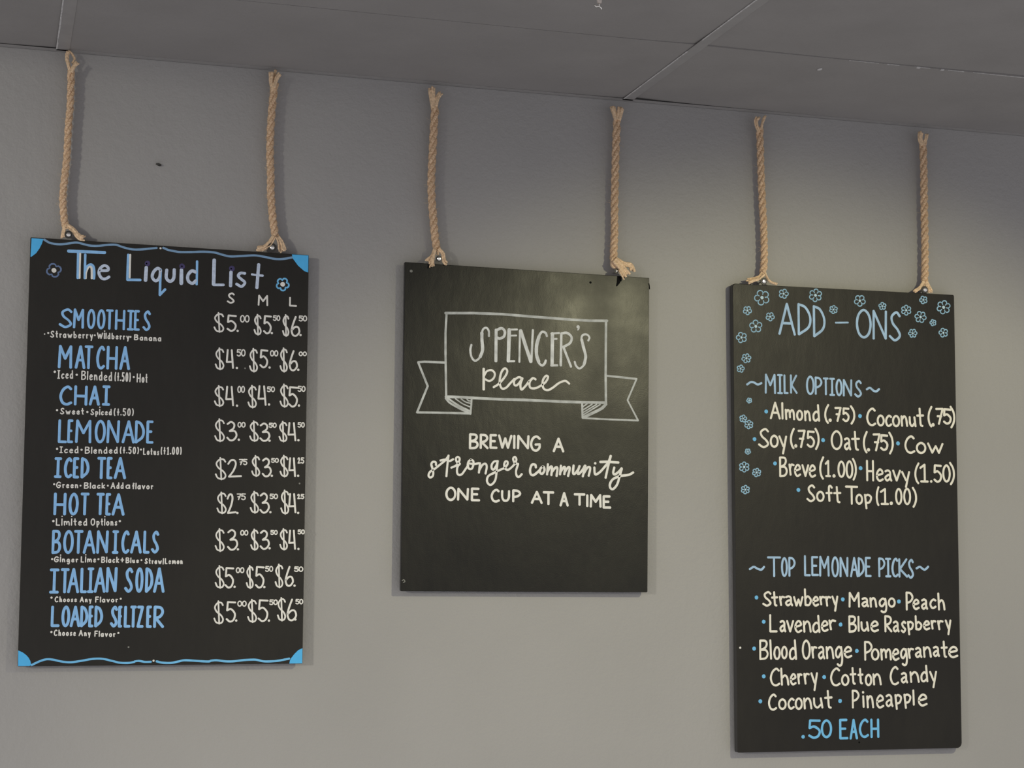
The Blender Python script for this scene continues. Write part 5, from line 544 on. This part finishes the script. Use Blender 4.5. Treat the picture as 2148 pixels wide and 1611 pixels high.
# ------------------------------------------------------------------ hand lettering: a stroke font in a unit box
# strokes are split by '|', '~' = smooth curve, '*' = closed loop, '@' = dot; lower-case bodies fill 0..1 as well
FONT = {
'A': '0,0 .5,1 1,0|.19,.36 .81,.36', 'B': '0,0 0,1|~0,1 .7,.98 .88,.8 .62,.6 .04,.5|~.04,.5 .75,.48 1,.27 .72,.05 0,0', 'C': '~.95,.88 .65,1 .22,.82 0,.45 .2,.1 .6,0 1,.1',
'D': '0,0 0,1|~0,1 .6,.9 1,.58 .85,.25 .02,0', 'E': '.9,1 0,1 0,0 1,0|0,.52 .72,.52', 'F': '1,1 0,1 0,0|0,.55 .8,.55', 'G': '~.95,.85 .6,1 .2,.85 0,.45 .2,.08 .6,0 .92,.2 .95,.45|.95,.45 .5,.42',
'H': '0,0 0,1|1,0 1,1|0,.47 1,.47', 'I': '0,1 1,1|.5,1 .5,0|0,0 1,0', 'K': '0,0 0,1|.95,1 .08,.44 1,0', 'L': '0,1 0,0 1,0', 'M': '0,0 .04,1 .5,.42 .96,1 1,0', 'N': '0,0 .03,1 .95,.02 1,1',
'O': '*.5,1 .13,.82 0,.47 .15,.13 .5,0 .86,.15 1,.5 .86,.84', 'P': '0,0 0,1|~0,1 .65,.96 1,.73 .7,.5 .04,.38', 'R': '0,0 0,1|~0,1 .7,.96 .95,.75 .65,.52 .05,.43|.12,.44 1,0',
'S': '~1,.87 .68,1 .22,.84 .32,.6 .78,.38 .98,.16 .5,0 0,.14', 'T': '0,1 1,1|.5,1 .5,0', 'U': '~0,1 .02,.35 .25,.04 .5,0 .75,.05 .97,.35 1,1', 'W': '0,1 .27,0 .5,.78 .73,0 1,1', 'Z': '0,1 .95,1 0,0 1,0', '|': '.5,1 .5,0',
'0': '*.5,1 .13,.82 0,.47 .15,.13 .5,0 .86,.15 1,.5 .86,.84', '1': '0,.8 .6,1 .6,0|.08,0 1,0', '2': '~0,.76 .2,.97 .48,.97 .58,.74 .4,.35 .08,0|.08,0 1,.05', '3': '~0,.88 .38,1 .72,.88 .66,.66 .25,.5|~.25,.5 .8,.5 1,.27 .72,.04 .32,0 0,.14',
'4': '.1,1 0,.32 .8,.34|.7,1 .95,0', '5': '1,.98 .1,1 .04,.57|~.04,.57 .5,.64 .98,.4 .85,.1 .42,0 0,.13', '6': '~.5,1 .18,.62 0,.28 .2,.03 .62,0 1,.2 .85,.44 .45,.46 .06,.3', '7': '0,.97 1,.99 .38,0|.2,.5 .78,.5',
'$': '~.95,.82 .75,.93 .35,.92 .05,.74 .25,.54 .75,.38 1,.2 .85,.05 .5,.03 .2,.08 0,.24|.42,1 .58,0', '(': '~.95,1 .25,.72 .03,.42 .3,.15 .8,0', ')': '~.1,1 .8,.75 1,.45 .75,.2 .2,0', '+': '0,.5 1,.5|.5,.95 .5,.05', '/': '.85,1 .15,-.1', '.': '@.5,.1',
'a': '~.05,.9 .45,1 .8,.82 .82,.3 1,0|~.82,.58 .4,.52 .02,.28 .3,0 .8,.2', '@': '*.45,1 .1,.75 0,.4 .2,.05 .5,0 .8,.2 .9,.6 .8,.92|.95,1 1,0',
'b': '0,1 .08,.02|~.05,.42 .5,.56 1,.33 .7,.03 .1,.02', 'c': '~1,.88 .6,1 .15,.75 0,.4 .25,.05 .6,0 1,.15', 'd': '~.86,.5 .5,.58 .08,.38 .1,.08 .45,0 .9,.14|.84,1 1,0',
'e': '~.05,.48 .55,.56 .95,.68 .8,.94 .45,1 .08,.68 .08,.25 .45,0 1,.14', 'f': '~1,.88 .72,1 .48,.85 .55,0|.05,.52 .95,.53', 'g': '~.84,.82 .5,1 .08,.66 .08,.2 .42,.02 .85,.5|~.85,.97 1,-.02 .88,-.62 .55,-.74 .28,-.6',
'h': '0,1 .08,0|~.06,.4 .5,.58 .85,.42 1,0', 'i': '.4,1 .6,0|@.35,1.38', 'k': '0,1 0,0|.95,.62 .05,.26 1,0', 'l': '.4,1 .6,0', 'm': '0,1 .06,0|~.05,.7 .25,.98 .45,.8 .5,.2|~.5,.68 .75,1 .94,.75 1,0',
'n': '0,1 .08,0|~.06,.66 .45,1 .82,.78 1,0', 'o': '*.5,1 .13,.82 0,.47 .15,.13 .5,0 .86,.15 1,.5 .86,.84', 'p': '0,1 .22,-.55|~.04,.85 .5,1 1,.72 .75,.18 .18,.04', 'r': '0,1 .25,0|~.12,.6 .45,.98 1,.94',
's': '~1,.88 .65,1 .2,.8 .45,.52 .95,.26 .55,0 .05,.14', 't': '~.42,1 .5,.4 .58,.08 .85,.02|0,.6 1,.62', 'u': '~0,1 .06,.3 .4,0 .8,.3|.82,1 1,0', 'v': '0,1 .5,0 1,1', 'w': '0,1 .28,0 .52,.72 .74,0 1,1', 'y': '0,1 .55,.1|1,1 .52,-.6',
}
class Paint:
    """collects slightly domed marker strokes on a board face (u right, v up, metres)"""
    def __init__(s): s.V = []; s.F = []; s.k = 0
    def h(s):
        s.k += 1
        return .00008 + .00001 * (s.k % 14)
    def ribbon(s, pts, w, closed=False):
        q = [pts[0]]
        for p in pts[1:]:
            if (p[0] - q[-1][0]) ** 2 + (p[1] - q[-1][1]) ** 2 > 1e-9: q.append(p)
        if len(q) < 2: return s.disc(q[0][0], q[0][1], w / 2)
        n = len(q); h = s.h(); hw = w / 2; o = len(s.V); tang = []
        for i in range(n):
            a = q[i - 1] if (i or closed) else q[i]; b = q[(i + 1) % n] if (i < n - 1 or closed) else q[i]
            d = math.hypot(b[0] - a[0], b[1] - a[1]) or 1e-9
            tang.append(((b[0] - a[0]) / d, (b[1] - a[1]) / d))
        for i, (x, z) in enumerate(q):
            tx, tz = tang[i]; ww = hw * (1 + .10 * noise.noise(Vector((x * 90, z * 90, s.k))))
            s.V += [(x - tz * ww, -.00002, z + tx * ww), (x - tz * ww * .6, -h - .00006, z + tx * ww * .6), (x + tz * ww * .6, -h - .00006, z - tx * ww * .6), (x + tz * ww, -.00002, z - tx * ww)]
        for i in range(n if closed else n - 1):
            a = o + 4 * i; b = o + 4 * ((i + 1) % n)
            for r in range(3): s.F.append((a + r, b + r, b + r + 1, a + r + 1))
        if not closed:
            for i, sg in ((0, -1), (n - 1, 1)):
                x, z = q[i]; tx, tz = tang[i][0] * sg, tang[i][1] * sg; e = len(s.V); m = 7
                for j in range(m + 1):
                    t = math.pi * j / m - math.pi / 2; c, sn = math.cos(t) * .9, math.sin(t)
                    dx, dz = tx * c - tz * sn, tz * c + tx * sn
                    s.V += [(x + dx * hw, -.00002, z + dz * hw), (x + dx * hw * .6, -h - .00006, z + dz * hw * .6)]
                for j in range(m): s.F.append((e + 2 * j, e + 2 * j + 1, e + 2 * j + 3, e + 2 * j + 2))
                s.F.append(tuple(e + 2 * j + 1 for j in range(m + 1)))
    def disc(s, x, z, r):
        h = s.h(); o = len(s.V); m = 14
        for j in range(m):
            t = 2 * math.pi * j / m; k = 1 + .1 * noise.noise(Vector((x * 99, z * 99, j * .7)))
            s.V += [(x + r * k * math.cos(t), -.00002, z + r * k * math.sin(t)), (x + r * k * .7 * math.cos(t), -h - .0001, z + r * k * .7 * math.sin(t))]
        for j in range(m):
            i = (j + 1) % m
            s.F.append((o + 2 * j, o + 2 * i, o + 2 * i + 1, o + 2 * j + 1))
        s.F.append(tuple(o + 2 * j + 1 for j in range(m)))
    def glyph(s, ch, l, b, r, t, w):
        h = w / 2; x0, x1, z0, z1 = l + h, r - h, b + h, t - h
        if x1 < x0 + .0004: x0 = x1 = (l + r) / 2
        if z1 < z0 + .0004: z0 = z1 = (b + t) / 2
        for st in FONT[ch].split('|') if ch != '|' else ['.5,1 .5,0']:
            k = st[0]; body = st[1:] if k in '~*@' else st
            P = [tuple(float(v) for v in p.split(',')) for p in body.split()]
            P = [(x0 + (x1 - x0) * p[0], z0 + (z1 - z0) * p[1]) for p in P]
            if k == '@': s.disc(P[0][0], P[0][1], w * .6)
            elif k == '~': s.ribbon(catmull(P, 6), w)
            elif k == '*': s.ribbon(catmull(P, 5, True), w, True)
            else:
                for a, c in zip(P, P[1:]): s.ribbon([a, ((a[0] + c[0]) / 2, (a[1] + c[1]) / 2), c], w)
    def poly(s, P):
        o = len(s.V); n = len(P); cx = sum(p[0] for p in P) / n; cz = sum(p[1] for p in P) / n
        for x, z in P: s.V.append((x, -.00002, z))
        for x, z in P: s.V.append((x + (cx - x) * .06, -.0002, z + (cz - z) * .06))
        for i in range(n): j = (i + 1) % n; s.F.append((o + i, o + j, o + n + j, o + n + i))
        s.F.append(tuple(range(o + n, o + 2 * n)))
    def build(s, name, material, parent):
        o = obj(name, s.V, s.F, material, parent)
        bm = bmesh.new(); bm.from_mesh(o.data)
        for f in bm.faces:
            f.normal_update()
            if f.normal.y > 0: f.normal_flip()
        bm.to_mesh(o.data); bm.free()
        return o
PART_LABELS = {('wavy_border', 'border'): 'greyed blue wavy line along the top', ('wavy_border', 'sky'): 'bright blue wavy line along the bottom', ('flower', 'dullblue'): 'dull blue flower', ('flower', 'sky'): 'bright blue flower',
               ('paint_dot', 'dim'): 'grey fleck of paint', ('paint_dot', 'white'): 'white dot of paint', ('shop_name', 'silver'): 'upper line in tall streaky capitals', ('shop_name', 'white'): 'lower line in white script'}
made = []
for k, part, par, col, prims, _ in INK:
    p = Paint()
    for q in prims:
        if q[0] == 'g': p.glyph(q[1], *(v * .001 for v in q[2:]))
        elif q[0] == 'd': p.disc(*(v * .001 for v in q[1:]))
        else:
            fl = q[1] if q[0] == 'p' else q[4]
            P = [(fl[i] * .001, fl[i + 1] * .001) for i in range(0, len(fl), 2)]
            if q[0] == 'p': p.poly(P)
            else:
                sm, cl, w = q[1], q[2], q[3] * .001
                if sm: P = catmull(P, 7, bool(cl))
                if sm or cl: p.ribbon(P, w, bool(cl))
                else:
                    for a, c in zip(P, P[1:]): p.ribbon([a, ((a[0] + c[0]) / 2, (a[1] + c[1]) / 2), c], w)
    o = p.build(part, INKS[col], made[par] if par >= 0 else boards[k])
    if (part, col) in PART_LABELS: o['label'] = PART_LABELS[part, col]
    made.append(o)

# ------------------------------------------------------------------ ropes
def tube(pts, radii, seg, V, Fc, U=None, cap=True, flat=1.0):
    """sweep a circle along pts; radii per point; UV = (around, length)"""
    o = len(V); n = len(pts); L = 0; prev = None
    for i in range(n):
        a = Vector(pts[max(i - 1, 0)]); b = Vector(pts[min(i + 1, n - 1)]); t = (b - a).normalized()
        if prev is None:
            s = t.cross(Vector((0, 1, 0)))
            if s.length < 1e-4: s = t.cross(Vector((1, 0, 0)))
        else: s = prev - t * prev.dot(t)
        s.normalize(); prev = s; bn = t.cross(s); c = Vector(pts[i])
        if i: L += (c - Vector(pts[i - 1])).length
        for j in range(seg):
            ang = 2 * math.pi * j / seg
            V.append(tuple(c + s * math.cos(ang) * radii[i] + bn * math.sin(ang) * radii[i] * flat))
            if U is not None: U.append((j / seg * .16, L * 6))
    for i in range(n - 1):
        for j in range(seg):
            k = (j + 1) % seg
            Fc.append((o + i * seg + j, o + i * seg + k, o + (i + 1) * seg + k, o + (i + 1) * seg + j))
    if cap:
        Fc.append(tuple(o + j for j in range(seg - 1, -1, -1))); Fc.append(tuple(o + (n - 1) * seg + j for j in range(seg)))

ROPE_LABELS = ['jute rope with a kink holding the left side of the drinks price list board', 'fuzzy straight jute rope holding the right side of the drinks price list board',
               'jute rope ending in a splayed tassel over the left of the ribbon banner board', 'jute rope with a knotted clump at the right corner of the ribbon banner board',
               'jute rope slanting slightly, above the left side of the flower board', 'thin straight jute rope above the right side of the flower board']
def resample(P, step):
    C = catmull(P, 40); out = [Vector(C[0])]; acc = 0
    for a, b in zip(C, C[1:]):
        a, b = Vector(a), Vector(b); d = (b - a).length
        while acc + d >= step:
            a = a + (b - a) * ((step - acc) / d); d = (b - a).length; acc = 0; out.append(a.copy())
        acc += d
    return out
for k, R in enumerate(ROPES):
    rnd = random.Random(40 + k)
    top = R['path'][0]
    root = thing('hanging_rope', ROPE_LABELS[k], 'rope', (top[0], top[1], CEIL), 'ropes holding the chalkboards')
    O = Vector(root.location); d = R['d']; rr = d / 2
    line = resample([tuple(Vector(p) - O) for p in R['path']], .0018); n = len(line)
    ph = rnd.random() * 6
    strands = [[], [], []]
    for i, p in enumerate(line):
        f = i / (n - 1)
        ph -= .0018 * 2 * math.pi / (d * (4.0 - 1.5 * f) * (1 + .12 * noise.noise(Vector((i * .03, k, 0)))))
        for s in range(3):
            a = ph + s * 2 * math.pi / 3; w = .0006
            j = Vector((noise.noise(Vector((i * .05, s * 9, k))), noise.noise(Vector((i * .05, s * 9 + 4, k))), 0)) * w
            strands[s].append(p + Vector((math.cos(a), math.sin(a), 0)) * rr * .5 + j)
    for s in range(3):
        V, Fc, U = [], [], []
        rad = [rr * .50 * (1 + .10 * noise.noise(Vector((i * .06, s * 5, k * 3)))) for i in range(n)]
        tube(strands[s], rad, 12, V, Fc, U)
        obj('strand', V, Fc, M['rope'], root, True, U)
    for w, pts in R['ends']:
        P = [tuple(Vector(p) - O) for p in pts]
        C = catmull(P, 8); m = len(C)
        V, Fc = [], []
        ny = max(3, min(9, int(w / .0014)))
        for y in range(ny):
            a = rnd.random() * 6.28; q = math.sqrt((y + .5) / ny) * .5 * w
            off = Vector((math.cos(a) * q, math.sin(a) * q * .55, 0)); keep = rnd.uniform(.86, 1.0)
            pl, rl = [], []
            for i, c in enumerate(C):
                f = i / (m - 1)
                if f > keep + .02: break
                t = Vector(C[min(i + 1, m - 1)]) - Vector(C[max(i - 1, 0)]); t.normalize()
                side = Vector((-t.z, 0, t.x))
                spread = .7 + .35 * f + .3 * f ** 4
                pl.append(Vector(c) + side * off.x * spread + Vector((0, 1, 0)) * off.y * spread + Vector((noise.noise(Vector((i * .3, y, k))), 0, noise.noise(Vector((i * .3, y + 7, k))))) * .0006)
                rl.append(w * (.30 if ny < 6 else .24) * (1 - .2 * f ** 5))
            tube(pl, rl, 7, V, Fc)
        obj('frayed_end', V, Fc, M['yarn'], root, True)
    V, Fc = [], []
    for hcount in range(110 if k in (1, 2, 3) else 60):
        i = rnd.randrange(4, n - 4); a = rnd.uniform(0, 6.28); p = line[i]
        o1 = p + Vector((math.cos(a), math.sin(a), 0)) * rr * .9
        L = rnd.uniform(.003, .010); up = rnd.uniform(-1.2, 1.2)
        dr = Vector((math.cos(a), math.sin(a) * .4, up)).normalized()
        bend = Vector((rnd.uniform(-1, 1), 0, rnd.uniform(-1, 1))) * L * .4
        tube([o1, o1 + dr * L * .5, o1 + dr * L + bend], [.00022, .0002, .00012], 3, V, Fc, None, False)
    fz = obj('loose_fibres', V, Fc, M['fibre'], root); fz['kind'] = 'stuff'
    # screw with a dark washer through the lower end, into the wall
    sx, sz, sr, wr = R['screw']; c0 = Vector((sx, 0, sz)) - O; yw = -.0325
    V, Fc = [], []
    prof = [(sr * .05, yw - .0045), (sr * .55, yw - .0042), (sr * .9, yw - .003), (sr, yw - .0008), (sr, yw), (sr * .38, yw), (sr * .38, -.001), (.0002, -.001)]
    sg = 18
    for r_, y_ in prof:
        for j in range(sg):
            t = 2 * math.pi * j / sg; V.append((c0.x + r_ * math.cos(t), y_ - O.y, c0.z + r_ * math.sin(t)))
    for i in range(len(prof) - 1):
        for j in range(sg): Fc.append((i * sg + j, i * sg + (j + 1) % sg, (i + 1) * sg + (j + 1) % sg, (i + 1) * sg + j))
    Fc.append(tuple(range(sg)))
    sc = obj('screw', V, Fc, M['steel'], root, False); sc['label'] = 'shiny screw head'
    V, Fc = [], []
    for r_, y_ in [(sr * .42, yw + .0001), (sr * .42, yw - .0006), (wr, yw - .0004), (wr, yw + .0012), (sr * .42, yw + .0012)]:
        for j in range(24):
            t = 2 * math.pi * j / 24; V.append((c0.x + r_ * math.cos(t), y_ - O.y, c0.z + r_ * math.sin(t)))
    for i in range(4):
        for j in range(24): Fc.append((i * 24 + j, i * 24 + (j + 1) % 24, (i + 1) * 24 + (j + 1) % 24, (i + 1) * 24 + j))
    obj('washer', V, Fc, M['iron'], sc)

# ------------------------------------------------------------------ small things
nail = thing('wall_peg', 'small dark nail stub in the wall between the ropes of the price list board', 'nail', (0.3345, 0, 2.5115))
b1 = blob('stub', .0065, (1.0, .7, .42), M['iron'], nail, 8); b1.location = (-.001, -.0035, 0); b1.rotation_euler = (0, .25, 0)

fit = thing('ceiling_fitting', 'small pale fitting hanging from the ceiling at the top edge, above the banner board', 'ceiling fitting', (1.0732, -0.86, CEIL))
V, Fc = [], []
prof = [(.0001, 0), (.017, 0), (.017, -.004), (.0075, -.006), (.0072, -.036), (.0045, -.0655), (.0001, -.0655)]
for r_, z_ in prof:
    for j in range(16):
        t = 2 * math.pi * j / 16; V.append((r_ * math.cos(t), r_ * math.sin(t), z_))
for i in range(len(prof) - 1):
    for j in range(16): Fc.append((i * 16 + j, (i + 1) * 16 + j, (i + 1) * 16 + (j + 1) % 16, i * 16 + (j + 1) % 16))
obj('stem', V, Fc, M['plastic'], fit, True)
V, Fc = [], []
tube([(-.010, 0, -.0695), (-.006, 0, -.073), (0, 0, -.0715), (.004, 0, -.074), (.0045, 0, -.0775)], [.0016, .002, .002, .0018, .0014], 8, V, Fc)
tube([(0, 0, -.0645), (0, 0, -.072)], [.0018, .0018], 8, V, Fc)
obj('tip', V, Fc, M['steel'], fit, True)
